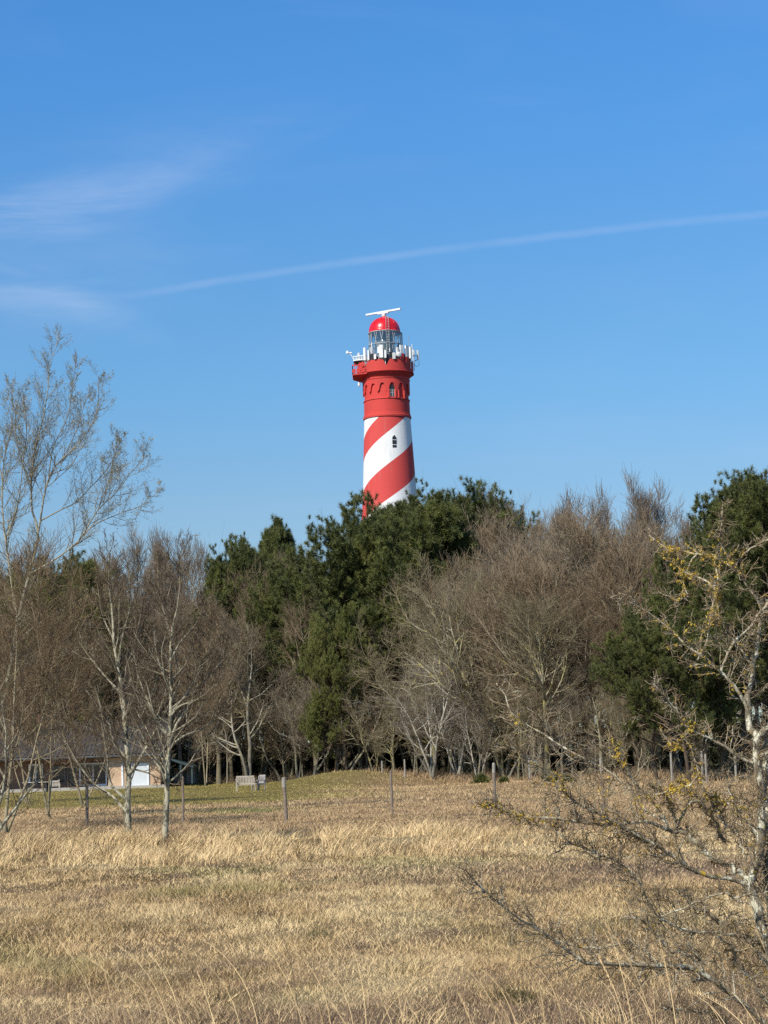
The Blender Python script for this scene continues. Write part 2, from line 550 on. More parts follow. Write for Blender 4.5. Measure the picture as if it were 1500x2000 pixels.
# ------------------------------------------------------------------ branching
def tubes(P, R, k=4):
    """polylines P[nb,n,3] with radii R[nb,n] -> verts, quads, radius attribute"""
    nb, n, _ = P.shape
    T = np.gradient(P, axis=1)
    T = unit(T)
    a = np.where(np.abs(T.mean(1)[:, 2:3]) > 0.8, np.array([[1.0, 0.13, 0]]), np.array([[0.0, 0, 1.0]]))[:, None]
    U = unit(a - (a * T).sum(-1, keepdims=True) * T)
    Vv = np.cross(T, U)
    ang = np.arange(k) * 2 * np.pi / k
    ring = np.cos(ang)[None, None, :, None] * U[:, :, None] + np.sin(ang)[None, None, :, None] * Vv[:, :, None]
    V = P[:, :, None] + ring * R[:, :, None, None]
    o = np.arange(nb)[:, None, None] * n * k + np.arange(n - 1)[None, :, None] * k
    j = np.arange(k)[None, None, :]
    j2 = (j + 1) % k
    fc = np.stack([o + j, o + j2, o + k + j2, o + k + j], -1).reshape(-1, 4)
    return V.reshape(-1, 3), fc, np.repeat(R.ravel(), k)


def build_tubes(name, sets, rng, parent, mat, k):
    V, Fc, A, B, o = [], [], [], [], 0
    for (P, R), kk in zip(sets, k):
        if len(P) == 0:
            continue
        v, f, r = tubes(P, R, kk)
        V.append(v)
        Fc.append(f + o)
        A.append(r)
        B.append(np.repeat(rng.random(len(P)), P.shape[1] * kk))
        o += len(v)
    me = np_mesh(name, np.concatenate(V), np.concatenate(Fc), True, {'rad': np.concatenate(A), 'rnd': np.concatenate(B)})
    return link_mesh(name, me, mat, parent)


def perp_rand(d, rng):
    r = rng.normal(size=d.shape)
    return unit(r - (r * d).sum(-1, keepdims=True) * d)


def grow(P, R, nc, t0, t1, length, ang, up, wig, nn, r_of_L, rng, angj=0.25, rmax=0.75, tpow=1.0, rend=0.3):
    nb, n, _ = P.shape
    cnt = np.full(nb, nc) if np.isscalar(nc) else nc
    idx = np.repeat(np.arange(nb), cnt)
    m = len(idx)
    if m == 0:
        return np.zeros((0, nn, 3)), np.zeros((0, nn)), idx, np.zeros(0)
    order = np.concatenate([(np.arange(c) + rng.random(c)) / max(c, 1) for c in cnt]) if nb < 4000 else rng.random(m)
    t = t0 + (t1 - t0) * order ** tpow
    f = np.clip(t * (n - 1), 0, n - 1.001)
    i = f.astype(int)
    w = (f - i)[:, None]
    p = P[idx, i] * (1 - w) + P[idx, i + 1] * w
    r = R[idx, i] * (1 - w[:, 0]) + R[idx, i + 1] * w[:, 0]
    d = unit(P[idx, i + 1] - P[idx, i])
    a = ang + rng.normal(0, angj, m)
    dr = unit(np.cos(a)[:, None] * d + np.sin(a)[:, None] * perp_rand(d, rng))
    L = length(t, idx, m) * rng.uniform(0.65, 1.2, m)
    step = L / (nn - 1)
    out = np.zeros((m, nn, 3))
    out[:, 0] = p
    for s in range(1, nn):
        dr = unit(dr + rng.normal(0, wig, (m, 3)) + np.array([0, 0, up]))
        out[:, s] = out[:, s - 1] + dr * step[:, None]
    r0 = np.minimum(r * rmax, r_of_L * L)
    rr = r0[:, None] * np.linspace(1, rend, nn)[None] ** 1.0
    return out, rr, idx, t


def bark(name, thick, twig, lichen, lo, hi, amt=0.5, scale=2.5, lichen2=None, dk=None, blot=(0.5, 0.62, 0.28)):
    def f(n, p):
        rad = n.attr('rad').outputs['Fac']
        rnd = n.attr('rnd').outputs['Fac']
        v = n.coord()
        mp_ = n.add('ShaderNodeMapping', {'Vector': v, 'Scale': (1, 1, 0.45)}).outputs[0]
        g = n.ramp(rad, lo, hi)
        tw = n.mix(n.math('MULTIPLY', rnd, 0.8), twig, tuple(c * 0.38 for c in twig[:3]) + (1,))
        tw = n.mix(n.math('SUBTRACT', 0.75, n.math('MULTIPLY', n.ramp(rnd, 0.08, 0.16), 0.75)), tw, thick)
        base = n.mix(g, tw, thick)
        base = n.mix(n.math('MULTIPLY', n.ramp(rad, hi * 1.6, hi * 3.2), 0.8 if dk is None else dk), base, tuple(c * 0.42 for c in thick[:3]) + (1,))
        base = n.mix(n.math('MULTIPLY', n.ramp(n.noise(mp_, scale * 2.2, 5, 0.7), blot[0], blot[1]), n.math('MULTIPLY', g, 0.85)), base, tuple(c * blot[2] for c in thick[:3]) + (1,))
        l = n.math('MULTIPLY', n.ramp(n.noise(mp_, scale, 5, 0.7), 0.50, 0.62), amt)
        base = n.mix(n.math('MULTIPLY', l, n.math('ADD', n.math('MULTIPLY', g, 0.75), 0.25)), base, lichen)
        if lichen2:
            l2 = n.math('MULTIPLY', n.ramp(n.noise(v, scale * 0.7, 4, 0.65, 0.3), 0.60, 0.68), 0.85)
            base = n.mix(l2, base, lichen2)
        bump(n, p, n.noise(mp_, scale * 5, 4, 0.6), 0.6, 0.02)
        return base
    return material(name, f, 0.85, 0.15)


M_bark_grey = bark('grey_bark', (0.36, 0.325, 0.255, 1), (0.30, 0.235, 0.165, 1), (0.34, 0.31, 0.14, 1), 0.006, 0.03, 0.5)
M_bark_red = bark('red_twigs', (0.38, 0.32, 0.22, 1), (0.30, 0.215, 0.135, 1), (0.30, 0.27, 0.12, 1), 0.006, 0.03, 0.45)
M_bark_dark = bark('dark_red_twigs', (0.33, 0.27, 0.17, 1), (0.205, 0.140, 0.082, 1), (0.30, 0.27, 0.12, 1), 0.006, 0.03, 0.45)
M_bark_olive = bark('olive_bark', (0.36, 0.32, 0.215, 1), (0.31, 0.25, 0.155, 1), (0.40, 0.34, 0.10, 1), 0.005, 0.025, 0.75)
M_bark_pale = bark('pale_bark', (0.46, 0.42, 0.34, 1), (0.33, 0.28, 0.22, 1), (0.42, 0.42, 0.28, 1), 0.008, 0.03, 0.4)
M_bark_purple = bark('purple_twigs', (0.32, 0.27, 0.21, 1), (0.29, 0.225, 0.165, 1), (0.25, 0.22, 0.14, 1), 0.010, 0.05, 0.3)
M_bark_birch = bark('birch_bark', (0.42, 0.38, 0.27, 1), (0.17, 0.12, 0.075, 1), (0.50, 0.48, 0.32, 1), 0.007, 0.035, 0.35, 4.0, None, 0.1, (0.46, 0.54, 0.14))
M_bark_bud = bark('budding_bark', (0.38, 0.35, 0.26, 1), (0.32, 0.275, 0.19, 1), (0.36, 0.33, 0.14, 1), 0.006, 0.04, 0.5, 2.0)
M_bark_thorn = bark('hawthorn_bark', (0.40, 0.33, 0.22, 1), (0.33, 0.235, 0.135, 1), (0.70, 0.66, 0.50, 1), 0.0012, 0.0040, 0.95, 20.0, (0.55, 0.36, 0.035, 1), 0.80)
M_bark_pine = bark('pine_bark', (0.17, 0.125, 0.09, 1), (0.10, 0.08, 0.05, 1), (0.20, 0.18, 0.10, 1), 0.01, 0.05, 0.4)


def needle_mat(name, a, b):
    def f(n, p):
        rnd = n.attr('rnd').outputs['Fac']
        v = n.coord()
        c = n.mix(n.ramp(n.noise(v, 0.7, 3), 0.4, 0.65), a, b)
        return n.mix(n.math('MULTIPLY', rnd, 0.5), c, tuple(k * 0.45 for k in a[:3]) + (1,))
    return material(name, f, 0.55, 0.35)


M_needle = needle_mat('pine_needles', (0.085, 0.100, 0.026, 1), (0.175, 0.185, 0.044, 1))
M_needle2 = needle_mat('light_pine_needles', (0.14, 0.155, 0.034, 1), (0.22, 0.215, 0.06, 1))
M_shade_leaf = needle_mat('shade_leaves', (0.035, 0.045, 0.018, 1), (0.060, 0.075, 0.025, 1))  # near-black leaf colour carries the canopy shade of the wood interior


PH = {}


# ---- broadleaf prototypes in unit sizes: 10 m tall, later scaled
def bare_tree(name, seed, mat, H=10.0, trunk_r=0.16, clear=0.22, spread=0.33, nl=(22, 9, 7, 5), up=0.11, wig=0.10, stems=1, ang1=0.85, shape='round',
              twig_r=(0.017, 0.012, 0.0075), twl=(0.40, 0.30), lean=0.05):
    rng = np.random.default_rng(seed)
    P0, R0 = [], []
    for s_ in range(stems):
        n = 12
        d = unit(np.array([rng.normal(0, lean) + (0.35 * math.cos(s_ * 2.4) if stems > 1 else 0), rng.normal(0, lean) + (0.35 * math.sin(s_ * 2.4) if stems > 1 else 0), 1.0]))
        p = np.array([0.05 * s_, 0.0, -0.1])
        L = H * 0.9 * (1 if s_ == 0 else rng.uniform(0.7, 0.95))
        pts = [p]
        for i in range(1, n):
            d = unit(d + rng.normal(0, 0.07, 3) + np.array([0, 0, 0.07]))
            p = p + d * L / (n - 1)
            pts.append(p)
        P0.append(pts)
        R0.append(trunk_r * (1 if s_ == 0 else 0.75) * (1 - 0.88 * np.linspace(0, 1, n) ** 0.85) * np.where(np.arange(n) == 0, 1.25, 1))
    P0, R0 = np.array(P0), np.array(R0)

    def len1(t, idx, m):
        tt = (t - clear) / (1 - clear)
        if shape == 'round':
            return H * spread * (0.55 + 1.0 * np.sin(np.pi * np.clip(tt * 0.80 + 0.16, 0, 1))) * 0.75
        if shape == 'tall':
            return H * spread * (1.0 - 0.55 * tt)
        return H * spread * (0.5 + 0.5 * np.sin(np.pi * tt))
    P1, R1, _, _ = grow(P0, R0, nl[0] // stems, clear, 0.99, len1, ang1, up, wig, 9, 0.027, rng, tpow=0.85)
    l1 = np.linalg.norm(P1[:, -1] - P1[:, 0], axis=-1)
    P2, R2, _, _ = grow(P1, R1, nl[1], 0.22, 1.0, lambda t, i, m: (l1[i] * twl[0] + 0.25) * (1.15 - 0.5 * t), 0.7, up * 0.8, wig, 7, twig_r[0], rng)
    l2 = np.linalg.norm(P2[:, -1] - P2[:, 0], axis=-1)
    P3, R3, _, _ = grow(P2, R2, nl[2], 0.15, 1.0, lambda t, i, m: (l2[i] * twl[1] + 0.42) * (1.1 - 0.4 * t), 0.55, up * 0.9, wig * 0.9, 5, twig_r[1], rng, rend=0.45)
    P4, R4, _, _ = grow(P3, R3, max(1, nl[3] - 4), 0.1, 1.0, lambda t, i, m: 0.42 + 0.0 * t, 0.5, up * 0.6, wig * 0.8, 3, 0.016, rng, rmax=0.9, rend=0.6)
    R3 = np.maximum(R3, twig_r[2] * 0.85)
    R4 = np.maximum(R4, twig_r[2] * 0.6)
    root = empty(name, (0, 0, 0))
    build_tubes('trunk', [(P0, R0), (P1[:, :6], R1[:, :6])], rng, root, mat, [8, 5])
    build_tubes('crown', [(P1[:, 5:], R1[:, 5:]), (P2, R2), (P3, R3), (P4, R4)], rng, root, mat, [4, 3, 3, 3])
    PH[root.name] = float(np.percentile(P3[:, -1, 2], 99.8)), float(np.median(P3[:, -1, 0]))
    return root


def needles(p, d, per, L, w, rng, back=0.25, cone=0.75):
    """needle triangles around shoots at p heading d"""
    n = len(p)
    P = np.repeat(p, per, 0)
    D = np.repeat(d, per, 0)
    m = len(P)
    st = P + D * (rng.uniform(-back, 0.12, m) * np.repeat(L, per) * 2)[:, None]
    pr = perp_rand(D, rng)
    a = rng.uniform(0.25, 1.0, m) * cone + 0.15
    nd = unit(np.cos(a)[:, None] * D + np.sin(a)[:, None] * pr)
    LL = np.repeat(L, per) * rng.uniform(0.7, 1.15, m)
    sd = np.cross(nd, perp_rand(nd, rng)) * (w * 0.5)
    V = np.stack([st - sd, st + sd, st + nd * LL[:, None]], 1)
    fc = np.arange(m * 3).reshape(-1, 3)
    return V.reshape(-1, 3), fc, np.repeat(np.repeat(rng.random(n), per), 3)


def pine_tree(name, seed, nmat, H=10.0, clear=0.25, spread=0.36, nlimb=58, shape='round', per=70, tl=0.21, lean=0.04, nsub=10, ntuft=7):
    rng = np.random.default_rng(seed)
    n = 12
    d = unit(np.array([rng.normal(0, lean), rng.normal(0, lean), 1.0]))
    p = np.array([0.0, 0, -0.1])
    pts = [p]
    for i in range(1, n):
        d = unit(d + rng.normal(0, 0.06, 3) + np.array([0, 0, 0.08]))
        p = p + d * H * 0.95 / (n - 1)
        pts.append(p)
    P0 = np.array([pts])
    R0 = (0.17 * (1 - 0.86 * np.linspace(0, 1, n)))[None]

    def len1(t, idx, m):
        tt = (t - clear) / (1 - clear)
        if shape == 'cone':
            return H * spread * (1.05 - 0.85 * tt)
        return H * spread * (0.45 + 0.75 * np.sin(np.pi * np.clip(tt * 0.82 + 0.12, 0, 1)))
    P1, R1, _, _ = grow(P0, R0, nlimb, clear, 1.0, len1, 1.15, 0.09, 0.10, 8, 0.022, rng, angj=0.3, rmax=0.5, tpow=0.8)
    l1 = np.linalg.norm(P1[:, -1] - P1[:, 0], axis=-1)
    P2, R2, _, _ = grow(P1, R1, nsub, 0.3, 1.0, lambda t, i, m: l1[i] * 0.30 + 0.3, 0.75, 0.16, 0.12, 5, 0.014, rng)
    P3, R3, _, _ = grow(P2, R2, ntuft, 0.3, 1.0, lambda t, i, m: 0.34 + 0 * t, 0.8, 0.12, 0.12, 3, 0.02, rng)
    root = empty(name, (0, 0, 0))
    build_tubes('trunk', [(P0, R0), (P1, R1), (P2, R2)], rng, root, M_bark_pine, [8, 4, 3])
    tip = np.concatenate([P3[:, -1], P2[:, -1], P1[:, -1], P0[:, -1]])
    dr = np.concatenate([unit(P3[:, -1] - P3[:, 0]), unit(P2[:, -1] - P2[:, -2]), unit(P1[:, -1] - P1[:, -2]), unit(P0[:, -1] - P0[:, -2])])
    dr = unit(dr + np.array([0, 0, 0.3]))
    # shoots standing alone outside the closed crown carry no needles
    cell = np.floor(tip / 0.62).astype(int)
    cell -= cell.min(0) - 1
    grid = np.zeros(cell.max(0) + 2)
    np.add.at(grid, tuple(cell.T), 1)
    near = sum(grid[cell[:, 0] + a, cell[:, 1] + b, cell[:, 2] + c] for a in (-1, 0, 1) for b in (-1, 0, 1) for c in (-1, 0, 1))
    keep = near > np.percentile(near, 13)
    tip, dr = tip[keep], dr[keep]
    V, fc, rn = needles(tip, dr, per, np.full(len(tip), tl) * rng.uniform(0.7, 1.2, len(tip)), 0.019, rng, 0.45, 1.4)
    link_mesh('crown', np_mesh('crown', V, fc, False, {'rnd': rn}), nmat, root)
    PH[root.name] = float(np.percentile(tip[:, 2], 99.6)) + 0.15, 0.0
    return root


PROTO = {
    'red': [bare_tree('bare_tree', 11, M_bark_red, nl=(26, 10, 8, 5)), bare_tree('bare_tree', 12, M_bark_red, nl=(26, 10, 8, 5), spread=0.36, up=0.13)],
    'grey': [bare_tree('bare_tree', 21, M_bark_grey, nl=(22, 10, 7, 5), wig=0.13), bare_tree('bare_tree', 22, M_bark_grey, nl=(24, 9, 8, 5), spread=0.30, stems=2)],
    'olive': [bare_tree('bare_tree', 31, M_bark_olive, nl=(22, 9, 8, 5), wig=0.17, spread=0.38, stems=2, up=0.06), bare_tree('bare_tree', 32, M_bark_olive, nl=(24, 9, 8, 5), wig=0.16)],
    'pale': [bare_tree('bare_tree', 41, M_bark_pale, nl=(24, 8, 5, 2), wig=0.14, stems=3, trunk_r=0.13, spread=0.36, ang1=0.95, twig_r=(0.016, 0.012, 0.008), up=0.05, clear=0.2),
             bare_tree('bare_tree', 42, M_bark_pale, nl=(20, 7, 5, 2), wig=0.17, trunk_r=0.12, spread=0.34, stems=2, twig_r=(0.016, 0.012, 0.008))],
    'slim': [bare_tree('bare_tree', 51, M_bark_purple, nl=(30, 8, 6, 4), spread=0.20, up=0.20, ang1=0.6, shape='tall', trunk_r=0.11), bare_tree('bare_tree', 52, M_bark_purple, nl=(26, 8, 6, 4), spread=0.24, up=0.17, shape='tall', trunk_r=0.11)],
    'pine': [pine_tree('pine_tree', 61, M_needle), pine_tree('pine_tree', 62, M_needle, spread=0.42, clear=0.2), pine_tree('pine_tree', 63, M_needle, spread=0.30, shape='cone', clear=0.15)],
    'lightpine': [pine_tree('pine_tree', 64, M_needle2, spread=0.34, clear=0.12), pine_tree('pine_tree', 65, M_needle2, spread=0.40, clear=0.3)],
}
USED = set()
CATN = {'pine': 'pine tree', 'lightpine': 'pine tree'}


def plant(kind, which, x, y, h, wmul, rz, label, group=None, cat=None):
    pr = PROTO[kind][which % len(PROTO[kind])]
    kids = list(pr.children)
    if pr.name in USED:
        r = pr.copy()
        COL.objects.link(r)
        for c in kids:
            d = c.copy()
            COL.objects.link(d)
            d.parent = r
    else:
        USED.add(pr.name)
        r = pr
    r.location = (x, y, float(gz(x, y)))
    r.rotation_euler = (0, 0, rz)
    s_ = h / PH[pr.name][0]
    r.scale = (s_ * wmul, s_ * wmul, s_)
    for k_ in ('label', 'category', 'group'):
        if k_ in r:
            del r[k_]
    tag(r, label, cat or CATN.get(kind, 'tree'), group)
    return r


def plant_px(kind, which, px, top, depth, wmul=1.0, label='', group=None, rz=None):
    p = at(px, top, depth)
    g = float(gz(p[0], depth))
    return plant(kind, which, float(p[0]), float(depth), (p[2] - g), wmul, rz if rz is not None else (px * 0.713) % 6.28, label, group)



# ------------------------------------------------------------------ lighthouse
TY = 230.0


def tz(py):
    return float(at(755, py, TY)[2])


TX = float(at(761, 960, TY)[0])                     # axis of the tower
TXT = float(at(751, 650, TY)[0])
TX = (TX + TXT) / 2
PXM = F / TY * 1.0


def rp(px):
    return px / PXM / 1.005


RED_C, WHITE_C = (0.60, 0.070, 0.062, 1), (0.80, 0.80, 0.78, 1)
Zr = tz(760)                                         # reference level of the stripe pattern


def spiral(n, p):
    v = n.coord()
    sx_, sy_, sz_ = n.add('ShaderNodeSeparateXYZ', {0: v}).outputs
    th = n.math('MULTIPLY', n.math('ARCTAN2', sx_, n.math('MULTIPLY', sy_, -1.0)), 180 / math.pi)
    yu = n.math('MULTIPLY', n.math('SUBTRACT', Zr, sz_), 115.7 / 1.0)
    ph = n.math('FRACT', n.math('ADD', n.math('DIVIDE', n.math('SUBTRACT', n.math('ADD', yu, n.math('MULTIPLY', th, 1560 / 360)), 332.0 + 0.0), 1560.0), 4.0))
    cr = n.add('ShaderNodeValToRGB', {0: ph})
    cr.color_ramp.interpolation = 'CONSTANT'
    el = cr.color_ramp.elements
    el[0].position, el[0].color = 0.0, RED_C
    el[1].position, el[1].color = 301 / 1560, WHITE_C
    for pos, c in ((726 / 1560, RED_C), (1189 / 1560, WHITE_C)):
        e = el.new(pos)
        e.color = c
    st = n.add('ShaderNodeMapping', {'Vector': v, 'Scale': (1.2, 1.2, 0.12)}).outputs[0]
    s1 = n.ramp(n.noise(st, 1.5, 5, 0.6), 0.5, 0.75)
    bk = n.math('FRACT', n.math('MULTIPLY', sz_, 1.35))
    bump(n, p, n.math('ADD', n.noise(v, 3.5, 4), n.math('MULTIPLY', n.ramp(bk, 0.0, 0.05), 0.3)), 0.35, 0.03)
    return n.mix(n.math('MULTIPLY', s1, 0.32), cr.outputs[0], (0.36, 0.26, 0.22, 1))


M_spiral = material('striped_render', spiral, 0.75, 0.25)
M_red = worn('red_paint', (0.60, 0.060, 0.050, 1), (0.42, 0.06, 0.05, 1), 0.6, 0.75, 0.25, 0.45)
M_dome = material('glossy_red_paint', lambda n, p: (0.62, 0.010, 0.018, 1), 0.28, 0.5)
M_white = worn('white_metal', (0.80, 0.80, 0.78, 1), (0.55, 0.53, 0.48, 1), 2.0, 0.5, 0.4, 0.4)
M_steel = worn('grey_steel', (0.34, 0.36, 0.37, 1), (0.18, 0.18, 0.18, 1), 2.0, 0.5, 0.4, 0.4)
M_dark = material('dark_metal', lambda n, p: (0.025, 0.028, 0.032, 1), 0.5, 0.4)
M_lens = material('lens_prisms', lambda n, p: n.mix(n.ramp(n.math('FRACT', n.math('MULTIPLY', n.add('ShaderNodeSeparateXYZ', {0: n.coord()}).outputs[2], 4.0)), 0.3, 0.7), (0.05, 0.065, 0.06, 1), (0.17, 0.20, 0.19, 1)), 0.15, 0.8)


def glass_build(n, p):
    t = n.add('ShaderNodeBsdfTransparent', {'Color': (0.80, 0.88, 0.90, 1)})
    g = n.add('ShaderNodeBsdfGlossy', {'Color': (0.9, 0.95, 1, 1), 'Roughness': 0.03})
    f = n.add('ShaderNodeLayerWeight', {'Blend': 0.25})
    k = n.math('ADD', n.math('MULTIPLY', f.outputs['Facing'], 0.6), 0.14)
    m = n.add('ShaderNodeMixShader', {0: k, 1: t.outputs[0], 2: g.outputs[0]})
    n.nt.links.new(m.outputs[0], n.nt.nodes['Material Output'].inputs[0])


M_glass = material('lantern_glass', glass_build)

lh = empty('lighthouse', (TX, TY, float(gz(TX, TY))))
tag(lh, 'tall round lighthouse with red and white spiral bands and a red dome above the pines', 'lighthouse')
LZ = -float(gz(TX, TY))


def zz(py):
    return tz(py) + LZ


Zr = tz(760) + LZ
# (the shader reads object coordinates, whose origin is the tower base)
for nd in M_spiral.node_tree.nodes:
    if nd.type == 'MATH' and nd.operation == 'SUBTRACT' and not nd.inputs[0].is_linked:
        nd.inputs[0].default_value = Zr

m = MB()
prof = [(rp(80), 0.0), (rp(75), zz(1250)), (rp(66), zz(1100)), (rp(53.5), zz(970)), (rp(49.6), zz(890)), (rp(46.0), zz(820))]
fine = []
for (ra, za), (rb, zb) in zip(prof[:-1], prof[1:]):
    fine += [(ra + (rb - ra) * i / 6, za + (zb - za) * i / 6) for i in range(6)]
fine.append(prof[-1])
m.lathe(fine, 96)
m.build('shaft', M_spiral, lh)
m = MB()
m.lathe([(rp(45.9), zz(819.6)), (rp(47.8), zz(819.6)), (rp(48.0), zz(816)), (rp(46.9), zz(814.5)), (rp(46.9), zz(812.5)), (rp(46.2), zz(812)), (rp(46.0), zz(811))], 96, smooth=False)
m.build('ring_moulding', M_red, lh)
m = MB()
m.lathe([(rp(45.8), zz(811)), (rp(45.4), zz(790)), (rp(45.3), zz(785.3)), (rp(46.6), zz(785.3)), (rp(46.3), zz(783.6)), (rp(44.0), zz(782.6)), (rp(43.7), zz(746))], 96, smooth=False)
m.build('upper_wall', M_red, lh)
# pointed arcade standing proud of the wall
NA = 15
K = NA * 24
ra, ri, rtop = rp(46.9), rp(43.4), zz(746.5)
zs, za = zz(770.0), zz(755.0)                        # springing and apex
pts, fs = [], []
for i in range(K):
    a = 2 * math.pi * i / K + math.radians(14.2)
    t = (i % 24) / 24.0                                # 0 at an arch's centre
    e = min(t, 1 - t) * 2                              # 0 centre .. 1 between arches
    if e > 0.84:
        zb = zs - 0.10 - (0.12 if e > 0.95 else 0)
    elif e > 0.70:
        zb = zs
    else:
        zb = zs + (za - zs) * (1 - (e / 0.70) ** 2.8) * (1 - 0.15 * (e > 0.6))
    for r in (ra, ri):
        for z in (zb, rtop):
            pts.append((r * math.sin(a), -r * math.cos(a), z))
for i in range(K):
    a, b = i * 4, ((i + 1) % K) * 4
    fs += [(a, b, b + 1, a + 1), (a + 2, b + 2, b, a), (a + 1, b + 1, b + 3, a + 3)]
MB().poly(pts, fs).build('arcade', M_red, lh)
# thin shafts of the arcade below the capitals where the window bay is framed
m = MB()
for adeg in (5.5, 23.0, 31.5, 50.0):
    a = math.radians(adeg)
    x, y = rp(44.9) * math.sin(a), -rp(44.9) * math.cos(a)
    m.bar((x, y, zz(784.5)), (x, y, zz(769)), 0.17, k=6)
m.build('arcade_shafts', M_red, lh)
# string course, cornice and parapet drum
m = MB()
m.lathe([(rp(46.4), zz(747)), (rp(47.8), zz(746)), (rp(47.8), zz(744.6)), (rp(46.2), zz(744)), (rp(46.4), zz(741.5)), (rp(50.5), zz(737.5)), (rp(52.0), zz(736.5)), (rp(52.2), zz(734.8)), (rp(56.0), zz(733.8)),
         (rp(56.4), zz(732.5)), (rp(55.4), zz(732))], 96, smooth=False)
m.build('cornice', M_red, lh)
# parapet with notches
pts, fs = [], []
K = 120
zb, ztop = zz(732), zz(711.5)
for i in range(K):
    a = 2 * math.pi * i / K
    deg = (math.degrees(a) + 180) % 360 - 180
    zt_ = ztop
    for c in (2.0, -47.0, 92, 135, 180, -92, -135):
        if abs(deg - c) < 6.5:
            zt_ = zz(722) if abs(deg - c) < 3.5 else zz(716)
    for r in (rp(55.4) + (0.0), rp(52.5)):
        for z in (zb, zt_):
            pts.append((r * math.sin(a), -r * math.cos(a), z))
for i in range(K):
    a, b = i * 4, ((i + 1) % K) * 4
    fs += [(a, b, b + 1, a + 1), (a + 3, b + 3, b + 2, a + 2), (a + 1, b + 1, b + 3, a + 3)]
MB().poly(pts, fs).lathe([(rp(52.4), zz(727)), (0.1, zz(726.5))], 48).build('parapet', M_red, lh)


def curved(m, a_deg, half_w, outline, r, depth=0.0):
    """a flat outline (u, z pairs) wrapped round the tower as a thin slab"""
    n = len(outline)
    P = []
    for rr in (r, r - max(depth, 0.05)):
        for u_, z in outline:
            a = math.radians(a_deg) + u_ / r
            P.append((rr * math.sin(a), -rr * math.cos(a), z))
    m.poly(P, [tuple(range(n)), tuple(range(2 * n - 1, n - 1, -1))] + [(i, i + n, (i + 1) % n + n, (i + 1) % n) for i in range(n)])


def lancet(hw, zb, zt, k=6):
    o = [(-hw, zb), (hw, zb)]
    zs_ = zt - hw * 1.7
    for i in range(k + 1):
        t = i / k
        o.append((hw * (1 - t ** 1.6), zs_ + (zt - zs_) * t ** 0.8))
    for i in range(k - 1, -1, -1):
        t = i / k
        o.append((-hw * (1 - t ** 1.6), zs_ + (zt - zs_) * t ** 0.8))
    return o


m = MB()
curved(m, 14.2, 0, lancet(0.50, zz(783), zz(757)), rp(44.0) + 0.05)
wn1 = m.build('window', M_dark, lh)
m = MB()
r = rp(44.0) + 0.10
for u_ in (-0.26, 0.02, 0.27):
    curved(m, 14.2, 0, [(u_ - 0.06, zz(782.5)), (u_ + 0.06, zz(782.5)), (u_ + 0.06, zz(768)), (u_ - 0.06, zz(768))], r)
curved(m, 14.2, 0, [(-0.40, zz(775)), (0.40, zz(775)), (0.40, zz(774)), (-0.40, zz(774))], r + 0.01)
m.build('window_bars', M_steel, wn1)
rw = rp(48.4)
m = MB()
for zb_, zt_, sh in ((882, 876.6, 0), (875, 867.2, 0)):
    curved(m, 14.6, 0, [(-0.24, zz(zb_)), (0.24, zz(zb_)), (0.24, zz(zt_)), (-0.24, zz(zt_))], rw + 0.06 + 0.0)
curved(m, 14.6, 0, lancet(0.24, zz(865.4), zz(857.6)), rw + 0.06)
wn2 = m.build('window', M_dark, lh)
m = MB()
curved(m, 14.6, 0, lancet(0.33, zz(883.5), zz(856)), rw + 0.025)
m.build('window_frame', M_white, wn2)
for i, (adeg, py) in enumerate(((118, 880), (-110, 840), (180, 860), (14.6, 1040))):
    rr_ = float(np.interp(zz(py), [z for _, z in prof], [r for r, _ in prof]))
    m = MB()
    curved(m, adeg, 0, lancet(0.24, zz(py + 12), zz(py - 12)), rr_ + 0.05)
    m.build('window', M_dark, lh)

# lantern room
CXL = TXT - TX
m = MB()
cl = (CXL, 0, 0)
m.lathe([(rp(33), zz(727)), (rp(33), zz(703)), (rp(35), zz(702.5)), (rp(35), zz(701)), (rp(31), zz(700.6))], 48, cl, smooth=False)
m.build('lantern_base', M_dark, lh)
m = MB()
m.lathe([(rp(29.5), zz(700)), (rp(31.6), zz(676)), (rp(31.6), zz(651))], 48, cl)
m.build('lantern_glass', M_glass, lh)
m = MB()
nb = 16
for i in range(nb):
    a0 = 2 * math.pi * i / nb
    for sgn in (1, -1):
        a1 = a0 + sgn * 2 * math.pi / nb * 0.75
        prev = None
        for j in range(5):
            t = j / 4
            a = a0 + (a1 - a0) * t
            rr_ = rp(30 + 2.0 * min(1, t * 2))
            q = (CXL + rr_ * math.sin(a), -rr_ * math.cos(a), zz(700 - 49 * t))
            if prev:
                m.bar(prev, q, 0.045, k=4)
            prev = q
for py in (700, 676, 652):
    rr_ = rp(30 if py == 700 else 32)
    m.lathe([(rr_, zz(py)), (rr_ + 0.08, zz(py)), (rr_ + 0.08, zz(py) + 0.1), (rr_, zz(py) + 0.1), (rr_, zz(py))], 48, cl, smooth=False)
m.build('glazing_bars', M_steel, lh)
m = MB()
m.lathe([(0.1, zz(699)), (0.75, zz(698)), (0.95, zz(690)), (1.05, zz(676)), (0.95, zz(662)), (0.5, zz(655)), (0.1, zz(654))], 24, cl)
m.bar((CXL, 0, zz(702)), (CXL, 0, zz(698)), 0.9, k=16)
m.build('lamp_lens', M_lens, lh)
m = MB()
hz = zz(620.5) - zz(650)
pr_ = [(rp(31.0), zz(651.2)), (rp(32.6), zz(651.2)), (rp(32.4), zz(649.6))]
pr_ += [(rp(31.6) * math.cos(t) ** 0.92 if t < 1.56 else 0.02, zz(649.5) + hz * math.sin(t)) for t in np.linspace(0.0, math.pi / 2, 14)]
m.lathe(pr_, 48, cl)
m.bar((CXL, 0, zz(621.5)), (CXL, 0, zz(618.5)), 0.42, 0.3, k=16)
